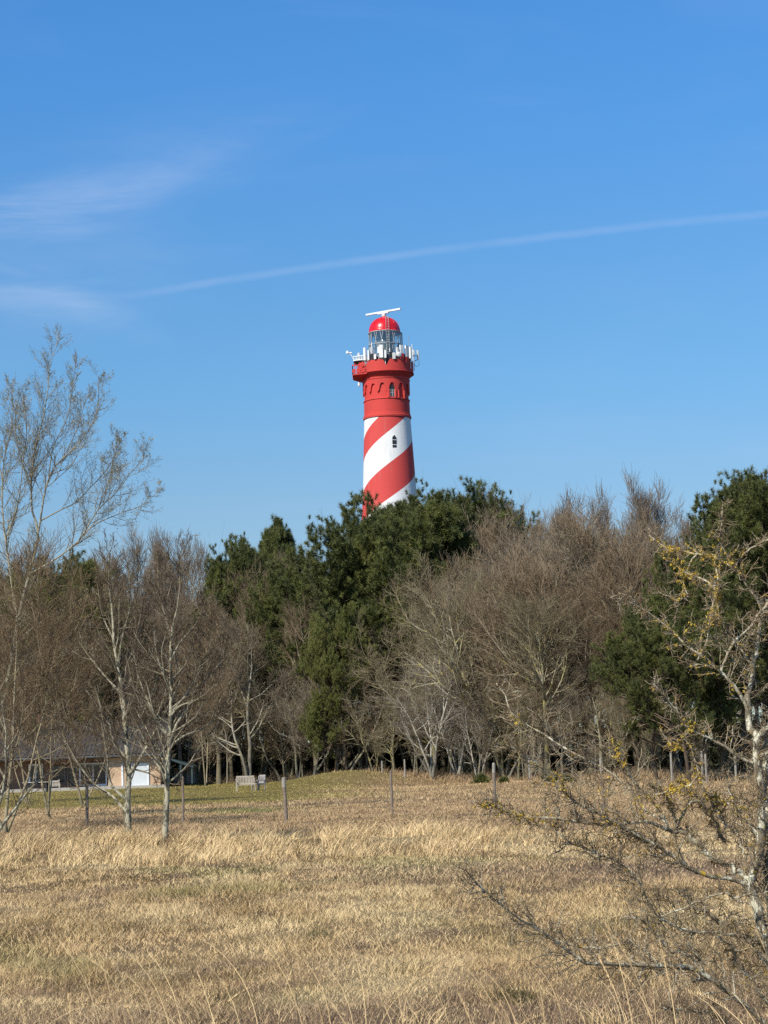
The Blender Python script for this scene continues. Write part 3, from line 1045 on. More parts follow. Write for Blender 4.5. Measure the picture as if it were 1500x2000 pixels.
dm = m.build('dome', M_dome, lh)
m = MB()
for i in range(12):
    a = 2 * math.pi * (i + 0.5) / 12
    prev = None
    for t in np.linspace(0.02, 1.5, 8):
        rr_ = rp(31.6) * math.cos(t) ** 0.92 + 0.02
        q = (CXL + rr_ * math.sin(a), -rr_ * math.cos(a), zz(649.5) + hz * math.sin(t) + 0.01)
        if prev:
            m.bar(prev, q, 0.022, k=4)
        prev = q
m.build('dome_ribs', M_dome, dm)
# radar scanner
rc = Vector((CXL, 0, 0))
m = MB()
m.bar(rc + Vector((0, 0, zz(619))), rc + Vector((0, 0, zz(613.5))), 0.20, 0.28, k=12)
m.bar(rc + Vector((0, 0, zz(613.5))), rc + Vector((0, 0, zz(611.5))), 0.28, 0.16, k=12)
sc_ = m.build('radar_scanner', M_white, lh)
m = MB()
c = Vector((CXL - 0.05, 0, zz(609.0)))
m.box(c, (4.85, 0.22, 0.20), rz=-math.radians(33))
m.box(c - Vector((0, 0, 0.08)), (1.5, 0.26, 0.26), rz=-math.radians(33))
m.build('scanner_arm', M_white, sc_)
# ladder up lantern and dome
m = MB()
xl = CXL + rp(6)
lad = []
for t in np.linspace(0, 1, 9):
    if t < 0.62:
        z = zz(712) + (zz(651) - zz(712)) * t / 0.62
        yy = -rp(34)
    else:
        q = (t - 0.62) / 0.38 * 1.35
        z = zz(650) + hz * math.sin(q) + 0.08
        yy = -(rp(31.6) * math.cos(q) ** 0.92 + 0.12)
    lad.append((yy, z))
for dx in (-0.17, 0.17):
    for (ya, z0), (yb, z1) in zip(lad[:-1], lad[1:]):
        m.bar((xl + dx, ya, z0), (xl + dx, yb, z1), 0.026, k=4)
for i in range(22):
    t = i / 21 * 8
    j = min(int(t), 7)
    w = t - j
    ya, z0 = lad[j]
    yb, z1 = lad[j + 1]
    m.bar((xl - 0.17, ya + (yb - ya) * w, z0 + (z1 - z0) * w), (xl + 0.17, ya + (yb - ya) * w, z0 + (z1 - z0) * w), 0.022, k=4)
m.build('ladder', M_steel, lh)


def on_rim(px, rr_px=54.0):
    """plan position at the gallery rim whose picture column is px"""
    s_ = max(-1, min(1, (px - 753.0) / rr_px))
    a = math.asin(s_)
    return rp(rr_px) * math.sin(a), -rp(rr_px) * math.cos(a), a


# inner gallery floor deck, rails
m = MB()
for i in range(28):
    a = 2 * math.pi * i / 28
    m.bar((rp(50) * math.sin(a), -rp(50) * math.cos(a), zz(727)), (rp(50) * math.sin(a), -rp(50) * math.cos(a), zz(700)), 0.03, k=4)
for py in (700, 706):
    rr_ = rp(50)
    m.lathe([(rr_, zz(py)), (rr_ + 0.05, zz(py)), (rr_ + 0.05, zz(py) + 0.05), (rr_, zz(py) + 0.05), (rr_, zz(py))], 48, smooth=False)
m.build('gallery_railing', M_steel, lh)
# panel antennas
for px, py0, py1, w, low in ((713, 685.5, 710, 0.34, 0), (745, 684.5, 709, 0.44, 0), (785.5, 684, 711.5, 0.44, 1), (795.5, 683.5, 717, 0.46, 1), (770, 700, 712, 0.3, 0), (733, 702, 711, 0.26, 0), (740, 688, 700, 0.25, 0), (810, 688, 698, 0.30, 0), (720.5, 692, 711, 0.2, 0), (777, 689, 706, 0.22, 0), (803, 686, 708, 0.24, 0), (753, 695, 710, 0.24, 0), (700, 690, 709, 0.2, 0)):
    x, y, a = on_rim(px, 54 if px < 800 else 58)
    m = MB()
    zc, hh = (zz(py0) + zz(py1)) / 2, zz(py0) - zz(py1)
    m.box((x, y - 0.18, zc), (w, 0.2, hh), rz=a)
    for dz in (-0.35, 0.35):
        m.box((x, y, zc + dz * hh), (0.08, 0.35, 0.08), rz=a)
    m.bar((x, y + 0.12, zz(727)), (x, y + 0.12, zz(py0 - 1)), 0.04, k=6)
    pn = m.build('panel_antenna', M_white, lh)
    if low:
        m = MB()
        m.box((x, y - 0.185, zz(py1) + 0.36), (w + 0.03, 0.22, 0.68), rz=a)
        m.build('red_panel_end', M_red, pn)
# whip aerials and poles
for px, py0, py1, r_, mt in ((787, 659, 712, 0.07, M_dark), (800, 661, 712, 0.025, M_steel), (807, 676, 710, 0.045, M_white), (727, 678, 712, 0.06, M_white), (724.5, 686, 712, 0.04, M_white), (740, 680, 712, 0.05, M_steel), (762, 690, 712, 0.05, M_white)):
    x, y, a = on_rim(px, 52 if px < 800 else 55)
    MB().bar((x, y, zz(py1)), (x, y, zz(py0)), r_, k=6).build('whip_aerial', mt, lh)
m = MB()
x, y, a = on_rim(800)
for px, d0 in ((816.5, 0),):
    X0 = (818 - 753) / PXM
    m.bar((X0, -0.3, zz(706)), (X0, -0.3, zz(687)), 0.13, k=10)
m.build('tube_aerial', M_white, lh)
m = MB()
X0 = (815 - 753) / PXM
for i in range(10):
    a0, a1 = math.pi * (1 + i / 10 * 1.2), math.pi * (1 + (i + 1) / 10 * 1.2)
    m.bar((X0 + 0.28 * math.cos(a0), -0.3, zz(712.5) + 0.35 * math.sin(a0)), (X0 + 0.28 * math.cos(a1), -0.3, zz(712.5) + 0.35 * math.sin(a1)), 0.035, k=4)
m.bar((X0 - 0.9, -0.1, zz(713)), (X0, -0.3, zz(706)), 0.05, k=5)
m.bar((X0 - 0.9, -0.1, zz(704)), (X0, -0.3, zz(697)), 0.04, k=5)
m.build('aerial_bracket', M_steel, lh)
for i, px in enumerate((718, 727, 735, 751, 758, 764, 776, 789, 801)):
    x, y, a = on_rim(px, 51)
    h_ = (0.55, 0.8, 0.45, 0.7, 0.5, 0.9, 0.6, 0.75, 0.5)[i]
    MB().box((x, y, zz(712) + h_ / 2), (0.36, 0.3, h_), rz=a).box((x, y - 0.16, zz(712) + h_ * 0.6), (0.2, 0.03, 0.2), rz=a).build('cable_cabinet', M_dark if i % 3 else M_steel, lh)
# round dish
m = MB()
x, y, a = on_rim(780)
m.lathe([(0.02, 0.0), (0.25, 0.03), (0.32, 0.12), (0.30, 0.16), (0.02, 0.12)], 16)
ds = m.build('dish_aerial', M_white, lh)
ds.location = (x, y - 0.45, zz(704))
ds.rotation_euler = (math.radians(90), 0, a)
# small white deck sticking out on the west side, with its weather vane arm
xa, xb = (690 - 753) / PXM, (712 - 753) / PXM
m = MB()
m.poly([(xa, -0.8, zz(707)), (xb, -1.3, zz(707)), (xb, 1.2, zz(707)), (xa, 0.8, zz(707)), (xa, -0.8, zz(706)), (xb, -1.3, zz(706)), (xb, 1.2, zz(706)), (xa, 0.8, zz(706)), (xb, -0.8, zz(715)), (xb, 0.8, zz(715))],
       [(4, 5, 6, 7), (0, 1, 5, 4), (2, 3, 7, 6), (3, 0, 4, 7), (0, 8, 1), (3, 2, 9), (0, 3, 9, 8)])
m.build('side_deck', M_dark, lh)
m = MB()
for t in range(5):
    x = xa + (xb - xa) * t / 4
    m.bar((x, -0.8 - 0.5 * t / 4, zz(706)), (x, -0.8 - 0.5 * t / 4, zz(697)), 0.05, k=4)
m.bar((xa, -0.8, zz(697)), (xb, -1.3, zz(697)), 0.06, k=4)
m.bar((xa, -0.8, zz(704.5)), (xb, -1.3, zz(704.5)), 0.10, k=4)
m.bar((xa, -0.8, zz(697)), (xa, 0.8, zz(697)), 0.06, k=4)
m.bar((xa, -0.8, zz(701)), (xb, -1.3, zz(701)), 0.03, k=4)
m.build('deck_railing', M_white, lh)
m = MB()
x0, x1 = (678.5 - 753) / PXM, (690 - 753) / PXM
m.bar((x1, -0.6, zz(701)), (x0 + 0.3, -0.6, zz(690)), 0.04, k=5)
m.bar((x0 - 0.2, -0.6, zz(689.5)), (x0 + 0.5, -0.6, zz(689)), 0.06, 0.1, k=6)
m.bar((x0, -0.6, zz(690)), (x0, -0.6, zz(685)), 0.18, 0.12, k=8)
m.build('weather_vane', M_white, lh)
# red lattice balcony on the west side
xa, xb = (687.5 - 753) / PXM, (716 - 753) / PXM
zb, zt_ = zz(736.0), zz(717.5)
yn, yf = -1.7, 1.5
m = MB()
xm = (708 - 753) / PXM
P = [(xa, yn, zb), (xb, yn - 0.7, zb), (xb, yf, zb), (xa, yf, zb)]
m.poly(P + [(a, b, c + 0.16) for a, b, c in P] + [(xm, yn + 1, zz(744)), (xm, yf - 0.6, zz(744))], [(4, 5, 6, 7), (0, 1, 5, 4), (2, 3, 7, 6), (3, 0, 4, 7), (0, 8, 1), (0, 3, 9, 8), (3, 2, 9), (1, 2, 6, 5)])
m.build('balcony_floor', M_red, lh)
m = MB()
for (ax, ay), (bx, by), n in (((xa, yn), (xb, yn - 0.7), 6), ((xa, yn), (xa, yf), 5)):
    for t in range(n + 1):
        x, y = ax + (bx - ax) * t / n, ay + (by - ay) * t / n
        m.bar((x, y, zb + 0.1), (x, y, zt_ + (0.25 if t % 2 else 0)), 0.06, k=4)
    for z in (zb + 0.35, (zb + zt_) / 2, zt_):
        m.bar((ax, ay, z), (bx, by, z), 0.075, k=4)
    for t in range(0, n, 2):
        x, y = ax + (bx - ax) * (t + 0.5) / n, ay + (by - ay) * (t + 0.5) / n
        m.box((x, y, zb + 0.45), (abs(bx - ax) / n * 0.8 + 0.04, abs(by - ay) / n * 0.8 + 0.04, 0.5))
m.build('balcony_railing', M_red, lh)
MB().bar(((699.5 - 753) / PXM, -1.0, zz(748)), ((699.5 - 753) / PXM, -1.0, zz(755)), 0.14, k=8).bar(((699.5 - 753) / PXM, -1.0, zz(755)), ((701.5 - 753) / PXM, -1.0, zz(757)), 0.06, k=6).build('hanging_sensor', M_white, lh)
for px, s_ in ((757, 1), (766, 0.8), (723, 0.8)):
    x, y, a = on_rim(px, 48)
    MB().box((x, y, zz(705)), (0.4 * s_, 0.3, 0.5 * s_), rz=a).box((x, y, zz(705) + 0.3 * s_), (0.46 * s_, 0.36, 0.06), rz=a).build('equipment_box', M_steel, lh)

# ------------------------------------------------------------------ bungalow
HY = 155.0


def brick_f(cola, colb, mortar):
    def f(n, p):
        v = n.coord()
        sx_, sy_, sz_ = n.add('ShaderNodeSeparateXYZ', {0: v}).outputs
        cv = n.add('ShaderNodeCombineXYZ', {0: n.math('ADD', sx_, sy_), 1: sz_, 2: 0.0}).outputs[0]
        b = n.add('ShaderNodeTexBrick', {'Vector': cv, 'Color1': cola, 'Color2': colb, 'Mortar': mortar, 'Scale': 1.0, 'Mortar Size': 0.008, 'Brick Width': 0.22, 'Row Height': 0.065})
        return n.mix(n.math('MULTIPLY', n.ramp(n.noise(v, 0.9, 4), 0.4, 0.7), 0.3), b.outputs[0], (0.22, 0.12, 0.07, 1))
    return f


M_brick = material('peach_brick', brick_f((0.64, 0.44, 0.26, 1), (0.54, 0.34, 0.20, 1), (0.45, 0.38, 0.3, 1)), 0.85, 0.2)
M_brick_shade = material('shaded_brown_brick', brick_f((0.26, 0.13, 0.08, 1), (0.18, 0.09, 0.06, 1), (0.22, 0.18, 0.14, 1)), 0.85, 0.2)  # shade of the recessed wall put into the brick colour; gable and chimney share it
M_tile = worn('dark_roof_tile', (0.075, 0.066, 0.064, 1), (0.12, 0.105, 0.085, 1), 1.2, 0.6, 0.4, 0.6)
M_frame = worn('white_frame', (0.74, 0.76, 0.78, 1), (0.5, 0.5, 0.5, 1), 2, 0.5, 0.3, 0.3)
M_panel = worn('door_panel', (0.60, 0.63, 0.64, 1), (0.42, 0.44, 0.44, 1), 1.5, 0.6, 0.3, 0.5)
M_pane = material('dark_pane', lambda n, p: (0.02, 0.025, 0.03, 1), 0.06, 0.7)
M_teal = worn('dark_teal_paint', (0.035, 0.06, 0.065, 1), (0.08, 0.1, 0.1, 1), 2, 0.5, 0.4, 0.5)
M_wood = worn('weathered_pale_wood', (0.62, 0.55, 0.45, 1), (0.30, 0.26, 0.21, 1), 6.0, 0.8, 0.2, 0.6)
M_bench = worn('aged_bench_wood', (0.46, 0.40, 0.32, 1), (0.22, 0.18, 0.14, 1), 6.0, 0.8, 0.2, 0.7)
M_wood2 = worn('grey_wood', (0.36, 0.33, 0.31, 1), (0.18, 0.16, 0.15, 1), 6.0, 0.8, 0.2, 0.6)
M_gutter = worn('gutter_metal', (0.10, 0.10, 0.10, 1), (0.2, 0.2, 0.2, 1), 2, 0.5, 0.4, 0.5)
M_slab = worn('paving', (0.42, 0.39, 0.34, 1), (0.3, 0.27, 0.22, 1), 2, 0.8, 0.2, 0.5)


def hx(px, Y=HY):
    return float(at(px, 1505, Y)[0])


def hz_(py, px=250, Y=HY):
    return float(at(px, py, Y)[2])


X1, X0 = hx(313), hx(-60)
g0 = float(gz(hx(150), HY))
zf = hz_(1535.0)
ze = hz_(1474)
zrg = float(at(290, 1408, HY + 4.5)[2])
house = tag(empty('brick_bungalow', (X0, HY, zf)), 'low brick bungalow with a dark tiled roof and white door panel behind the birches', 'house')


def L(x, y, z):
    return (x - X0, y - HY, z - zf)


xr = hx(211)                                         # from here east the wall stands forward
m = MB()
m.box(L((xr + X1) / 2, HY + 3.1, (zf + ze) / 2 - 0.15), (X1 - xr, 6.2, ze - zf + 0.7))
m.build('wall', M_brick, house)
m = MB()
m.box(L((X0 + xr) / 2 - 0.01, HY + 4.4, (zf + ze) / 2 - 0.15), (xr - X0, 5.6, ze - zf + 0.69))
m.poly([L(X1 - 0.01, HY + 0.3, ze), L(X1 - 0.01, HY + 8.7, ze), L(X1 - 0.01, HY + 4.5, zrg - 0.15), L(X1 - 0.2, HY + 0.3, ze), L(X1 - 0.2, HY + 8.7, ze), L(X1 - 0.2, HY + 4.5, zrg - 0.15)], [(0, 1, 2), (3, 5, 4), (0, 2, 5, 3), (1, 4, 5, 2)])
m.build('wall', M_brick_shade, house)
# roof: pantile corrugation, courses
ex0, ex1 = X0 - 0.3, hx(324)
nxr = int((ex1 - ex0) / 0.075)
rows_ = 22
m = MB()
for side in (0, 1):
    pts, fs = [], []
    y0_, y1_ = (HY - 0.6, HY + 4.5) if side == 0 else (HY + 9.6, HY + 4.5)
    for j in range(rows_):
        for e in (0, 1):
            t = (j + e) / rows_
            yy = y0_ + (y1_ - y0_) * t
            zb_ = ze + (zrg - ze) * t + (0.05 if e == 0 else 0.0)
            for i in range(nxr + 1):
                x = ex0 + (ex1 - ex0) * i / nxr
                pts.append(L(x, yy, zb_ + 0.05 * math.sin(x / 0.30 * 2 * math.pi)))
    for j in range(rows_ * 2 - 1):
        for i in range(nxr):
            a = j * (nxr + 1) + i
            fs.append((a, a + 1, a + nxr + 2, a + nxr + 1) if side == 0 else (a, a + nxr + 1, a + nxr + 2, a + 1))
    m.poly(pts, fs)
rf = m.build('roof', M_tile, house)
MB().bar(L(ex0, HY + 4.5, zrg + 0.02), L(ex1, HY + 4.5, zrg + 0.02), 0.13, k=8).build('ridge_tiles', M_tile, rf)
MB().box(L((ex0 + ex1) / 2, HY + 4.5 - 5.14, ze - 0.06), (ex1 - ex0, 0.14, 0.12)).build('gutter', M_gutter, rf)
MB().box(L((ex0 + ex1) / 2, HY - 0.25, ze - 0.17), (ex1 - ex0 - 0.1, 0.5, 0.05)).box(L((ex0 + xr) / 2, HY + 0.8, ze - 0.17), (xr - ex0, 1.6, 0.05)).build('soffit', M_gutter, rf)
MB().box(L(hx(60), HY + 4.6, zrg + 0.35), (0.7, 0.7, 1.0)).build('chimney', M_brick_shade, rf)


def window(pxa, pxb, pya, pyb, y, nm, fw=0.07, mid=1, name='window', pane=None):
    xa_, xb_ = hx(pxa, y), hx(pxb, y)
    z0_, z1_ = hz_(pyb, (pxa + pxb) / 2, y), hz_(pya, (pxa + pxb) / 2, y)
    m = MB()
    cx, cz = (xa_ + xb_) / 2, (z0_ + z1_) / 2
    w_, h_ = xb_ - xa_, z1_ - z0_
    for sx_ in (-1, 1):
        m.box(L(cx + sx_ * (w_ - fw) / 2, y - 0.05, cz), (fw, 0.1, h_))
    for sz_ in (-1, 1):
        m.box(L(cx, y - 0.05, cz + sz_ * (h_ - fw) / 2), (w_ - 2 * fw, 0.1, fw))
    for i in range(1, mid + 1):
        m.box(L(xa_ + w_ * i / (mid + 1), y - 0.05, cz), (fw * 0.8, 0.09, h_ - 2 * fw))
    wf = m.build(name, nm, house)
    MB().box(L(cx, y - 0.02, cz), (w_ - 2 * fw, 0.03, h_ - 2 * fw)).build('pane', pane or M_pane, wf)
    return wf


yb_ = HY + 1.58
window(56, 84, 1492, 1532, yb_, M_frame, 0.13, 1)
window(100, 128, 1496, 1530, yb_, M_gutter, 0.07, 1)
window(131, 150, 1498, 1534, yb_, M_gutter, 0.07, 1)
window(155, 209, 1490, 1534, yb_, M_frame, 0.10, 1)
m = MB()
m.box(L((hx(168) + hx(208)) / 2, yb_ - 0.12, hz_(1535.5, 190)), (hx(208) - hx(168), 0.22, 0.09))
m.build('window_sill', M_frame, house)
window(253, 291, 1491, 1535.5, HY, M_frame, 0.09, 0, 'door', M_panel)
m = MB()
m.box(L(hx(239), HY - 0.04, (zf + hz_(1491)) / 2 + 0.0), (0.14, 0.09, hz_(1491) - zf - 0.06))
m.build('door_jamb', M_frame, house)
MB().box(L((X0 + X1) / 2, HY - 0.5, zf - 0.10), (X1 - X0 + 1, 2.6, 0.24)).build('terrace_slab', M_slab, house)
# lean-to canopy at the east gable
xc0, xc1 = hx(327), hx(377)
m = MB()
za_, zb_ = hz_(1479, 330), hz_(1496, 375)
m.poly([L(xc0, HY + 0.2, za_), L(xc1, HY + 0.2, zb_), L(xc1, HY + 4.0, zb_), L(xc0, HY + 4.0, za_), L(xc0, HY + 0.2, za_ - 0.16), L(xc1, HY + 0.2, zb_ - 0.16), L(xc1, HY + 4.0, zb_ - 0.16), L(xc0, HY + 4.0, za_ - 0.16)],
       [(0, 1, 2, 3), (7, 6, 5, 4), (0, 4, 5, 1), (1, 5, 6, 2), (2, 6, 7, 3), (3, 7, 4, 0)])
m.build('canopy', M_teal, house)
for x_, z_ in ((xc1 - 0.12, zb_), (hx(352), (za_ + zb_) / 2)):
    for yy in (HY + 0.35, HY + 3.8):
        MB().box(L(x_, yy, (zf + z_ - 0.1) / 2), (0.12, 0.12, z_ - zf - 0.12)).build('canopy_post', M_teal, house)
m = MB()
for i in range(8):
    m.box(L((xc0 + xc1) / 2, HY + 3.9, zf + 0.1 + i * 0.15), (xc1 - xc0 - 0.2, 0.03, 0.11))
m.build('slatted_screen', M_wood2, house)

# furniture
def gp(px, py_hint, Y):
    x = float(at(px, py_hint, Y)[0])
    return x, Y, float(gz(x, Y))


def slat_chair(name, label, cat, x, y, z, w, rz, mat_, scale=1.0, slats=6, back_h=0.92, group=None):
    t = tag(empty(name, (x, y, z), rz, (scale,) * 3), label, cat, group)
    m = MB()
    for i in range(5):
        m.box((0, -0.22 + i * 0.11, 0.43), (w - 0.06, 0.085, 0.03))
    m.build('seat', mat_, t)
    m = MB()
    n = max(4, int(w / 0.11))
    for i in range(n):
        m.box((-w / 2 + 0.08 + (w - 0.16) * i / (n - 1), 0.30, (0.45 + back_h) / 2), (0.07, 0.025, back_h - 0.5), rx=-0.12)
    m.box((0, 0.335, back_h), (w, 0.04, 0.10), rx=-0.12)
    m.box((0, 0.265, 0.50), (w, 0.04, 0.07), rx=-0.12)
    m.build('backrest', mat_, t)
    for sx_ in (-1, 1):
        MB().box((sx_ * w / 2, -0.27, 0.31), (0.065, 0.065, 0.62)).build('leg', mat_, t)
        MB().box((sx_ * w / 2, 0.27, 0.46), (0.065, 0.065, 0.92), rx=-0.06).build('leg', mat_, t)
        MB().box((sx_ * w / 2, -0.02, 0.645), (0.09, 0.62, 0.04)).build('armrest', mat_, t)
        MB().box((sx_ * w / 2, 0.0, 0.40), (0.04, 0.5, 0.07)).build('side_rail', mat_, t)
    return t


bx, by, bz = gp(480, 1545, 130)
bch = slat_chair('garden_bench', 'pale wooden garden bench with a slatted back on the lawn before the wood', 'bench', bx, by, bz, 1.22, math.radians(8), M_bench, 0.95, back_h=1.0)
x, y, z = gp(505, 1543, 131.2)
slat_chair('garden_chair', 'grey wooden armchair just behind the right end of the pale garden bench', 'chair', x, y, z, 0.62, math.radians(-50), M_wood2, 1.05)
x, y, z = gp(107.5, 1540, 150)
slat_chair('garden_chair', 'whitish slatted garden chair beside the terrace table of the bungalow', 'chair', x, y, z, 0.68, math.radians(185), M_wood, 0.98, back_h=0.8)
x, y, z = gp(71, 1540, 150.2)
t = tag(empty('terrace_table', (x, y, z + 0.02), 0.0), 'long pale-topped table with dark legs on the bungalow terrace', 'table')
m = MB()
for i in range(6):
    m.box((0, -0.4 + i * 0.16, 0.74), (1.95, 0.14, 0.04))
m.build('table_top', M_wood, t)
for a, b in ((-1, -1), (-1, 1), (1, -1), (1, 1)):
    MB().box((a * 0.78, b * 0.33, 0.36), (0.09, 0.09, 0.72)).build('leg', M_dark, t)
MB().box((0, -0.33, 0.62), (1.5, 0.05, 0.16)).box((0, 0.33, 0.62), (1.5, 0.05, 0.16)).build('apron', M_dark, t)

# ------------------------------------------------------------------ posts
M_post = worn('weathered_post_wood', (0.24, 0.19, 0.145, 1), (0.12, 0.09, 0.07, 1), 7.0, 0.9, 0.15, 0.7, 0.01)
M_post2 = worn('grey_post_wood', (0.33, 0.30, 0.25, 1), (0.15, 0.135, 0.11, 1), 7.0, 0.9, 0.15, 0.7, 0.01)
POSTS = [(168, 1530, 1610, 69, 7.5, 'dark round fence post in the field just west of the forked birch', 0), (355.5, 1517, 1607, 67, 6, 'thin grey fence post directly east of the straight white-barked birch', 0),
         (557, 1518, 1610, 64, 9, 'thick fence post with a pale squared top east of the garden bench', 1),
         (763, 1505, 1594, 68, 6.5, 'brown fence post standing alone in the open middle of the field', 0), (962.5, 1490, 1570, 72, 8, 'fence post rising at the tip of the lowest hawthorn branches', 1),
         (1175, 1480, 1585, 66, 6.5, 'grey fence post seen through the middle of the hawthorn', 1)]
for i, (px, top, bot, Y, w, lab, kind) in enumerate(POSTS):
    p = at(px, top, Y)
    g = float(gz(p[0], Y))
    t = tag(empty('fence_post', (p[0], Y, g), 0.3 * i), lab, 'fence post', 'fence posts crossing the field')
    t.rotation_euler = (0.02 * math.sin(i * 2.2), 0.025 * math.sin(i * 1.7 + 1), 0.3 * i)
    r_ = w / F * Y / 2 * 0.85
    h = p[2] - g
    m = MB()
    m.bar((0, 0, -0.2), (0.01, 0, h * 0.55), r_ * 1.0, r_ * 0.97, k=10)
    m.bar((0.01, 0, h * 0.55), (0, 0.01, h * 0.8), r_ * 0.97, r_ * 0.95, k=10)
    m.build('post', M_post, t)
    m = MB()
    m.bar((0, 0.01, h * 0.8), (0, 0, h - 0.02), r_ * (1.12 if i == 2 else 0.96), r_ * (1.12 if i == 2 else 0.9), k=10)
    m.bar((0, 0, h - 0.02), (0, 0, h), r_ * 0.85, r_ * 0.6, k=10)
    m.build('post_top', M_post2 if kind else M_post, t)
for i, (px, top, Y) in enumerate(((790, 1484, 146), (1310, 1470, 117), (1370, 1468, 115), (1377.5, 1474, 116), (1435, 1470, 113), (746, 1487, 148), (1033, 1478, 136))):
    p = at(px, top, Y)
    g = float(gz(p[0], Y))
    t = tag(MB().bar((0, 0, -0.2), (0, 0, p[2] - g), 0.07, 0.06, k=8).bar((0, 0, p[2] - g), (0, 0, p[2] - g + 0.04), 0.05, 0.03, k=8).build('boundary_post', M_post2),
            ['pale post at the wood edge between the lone field post and the white shrubs', 'grey boundary post at the wood edge under the dark pine, westernmost of four', 'taller of the two close-set boundary posts under the dark pine',
             'shorter of the two close-set boundary posts under the dark pine', 'grey boundary post beside the thick hawthorn trunk', 'thin post behind the grassy mound at the wood edge', 'thin pale post at the wood edge behind the hawthorn tips'][i], 'fence post', 'posts along the wood edge')
    t.location = (p[0], Y, g)

# ------------------------------------------------------------------ the wood
rf_ = np.random.default_rng(77)


def zone(px):
    for a, s_ in ((60, 'over the bungalow west end'), (190, 'behind the bungalow chimney'), (330, 'behind the bungalow east end'), (420, 'just east of the bungalow'), (530, 'behind the garden bench'),
                  (640, 'behind the thick fence post'), (760, 'behind the grassy mound'), (860, 'under the lighthouse'), (960, 'east of the white shrubs'), (1060, 'behind the hawthorn branch tips'), (1180, 'under the reddish dome of twigs'),
                  (1300, 'beside the big dark pine'), (1420, 'below the big dark pine')):
        if px < a:
            return s_
    return 'beyond the hawthorn trunk'


ADJ = {'red': 'reddish-brown bare tree', 'grey': 'grey-brown bare tree', 'olive': 'olive lichen-covered bare tree', 'pale': 'pale grey bare small tree', 'slim': 'slim purplish bare tree'}


def row(n, x0, x1, off, topf, kinds, wm, where, jit=10, djit=3, skip=lambda px: False):
    for i in range(n):
        px = x0 + (x1 - x0) * (i + 0.5) / n + rf_.uniform(-0.35, 0.35) * (x1 - x0) / n
        if skip(px):
            continue
        kd = kinds[rf_.integers(len(kinds))] if not callable(kinds) else kinds(px)
        top = topf(px) + rf_.uniform(-jit * 0.4, jit)
        Y_ = float(edge_depth(px)) + off + rf_.uniform(-djit, djit)
        plant_px(kd, int(rf_.integers(8)), px, top, Y_, wm * rf_.uniform(0.85, 1.2), f'{ADJ[kd]} {where} {zone(px)}', f'{ADJ[kd]}s {where} {zone(px)}', rf_.uniform(0, 6.28))


sky_top = lambda px: np.interp(px, [-40, 100, 180, 300, 400, 520, 600, 700, 900, 960, 1050, 1100, 1180, 1240, 1290, 1340, 1420, 1560], [1080, 1070, 1068, 1050, 1052, 1062, 1062, 1075, 985, 962, 972, 958, 968, 962, 966, 985, 975, 970])
row(26, -80, 1580, 52, lambda px: sky_top(px) + 60, ['slim', 'grey'], 1.0, 'deepest in the wood', 60)
row(34, -60, 1560, 34, sky_top, ['slim', 'grey', 'slim', 'red'], 0.80, 'in the rearmost row', 22)
row(30, -60, 1560, 22, lambda px: sky_top(px) + 45, ['slim', 'grey', 'red'], 0.85, 'in the second last row', 40)
mid_top = lambda px: np.interp(px, [-40, 100, 300, 400, 520, 600, 700, 800, 900, 1000, 1130, 1250, 1350, 1560], [1120, 1140, 1110, 1170, 1100, 1190, 1200, 1130, 1070, 1035, 1005, 1050, 1120, 1120])
row(30, -40, 1560, 12, mid_top, lambda px: ['red', 'red', 'grey', 'olive'][int(px * 7) % 4], 0.95, 'in the middle row', 50, 3, lambda px: 1300 < px < 1500)
front_top = lambda px: np.interp(px, [-40, 150, 300, 400, 520, 640, 760, 850, 950, 1080, 1200, 1300, 1560], [1240, 1230, 1200, 1200, 1180, 1240, 1200, 1110, 1120, 1100, 1160, 1300, 1300])
row(28, 330, 1560, 4, front_top, lambda px: ['red', 'grey', 'olive', 'red', 'olive'][int(px * 3) % 5] if px < 900 else ['olive', 'olive', 'grey', 'red'][int(px * 3) % 4], 1.05, 'in the front row', 70, 3, lambda px: px > 1215)
row(34, 350, 1560, 0, lambda px: 1330 + 40 * math.sin(px * 0.05), lambda px: ['grey', 'olive', 'red', 'grey', 'pale', 'olive'][int(px * 5) % 6], 1.0, 'small at the wood edge', 90, 2.0, lambda px: px > 1230)
row(9, 1235, 1540, 0, lambda px: 1430, ['grey', 'olive', 'red'], 0.9, 'low under the dark pines', 30, 2.0)

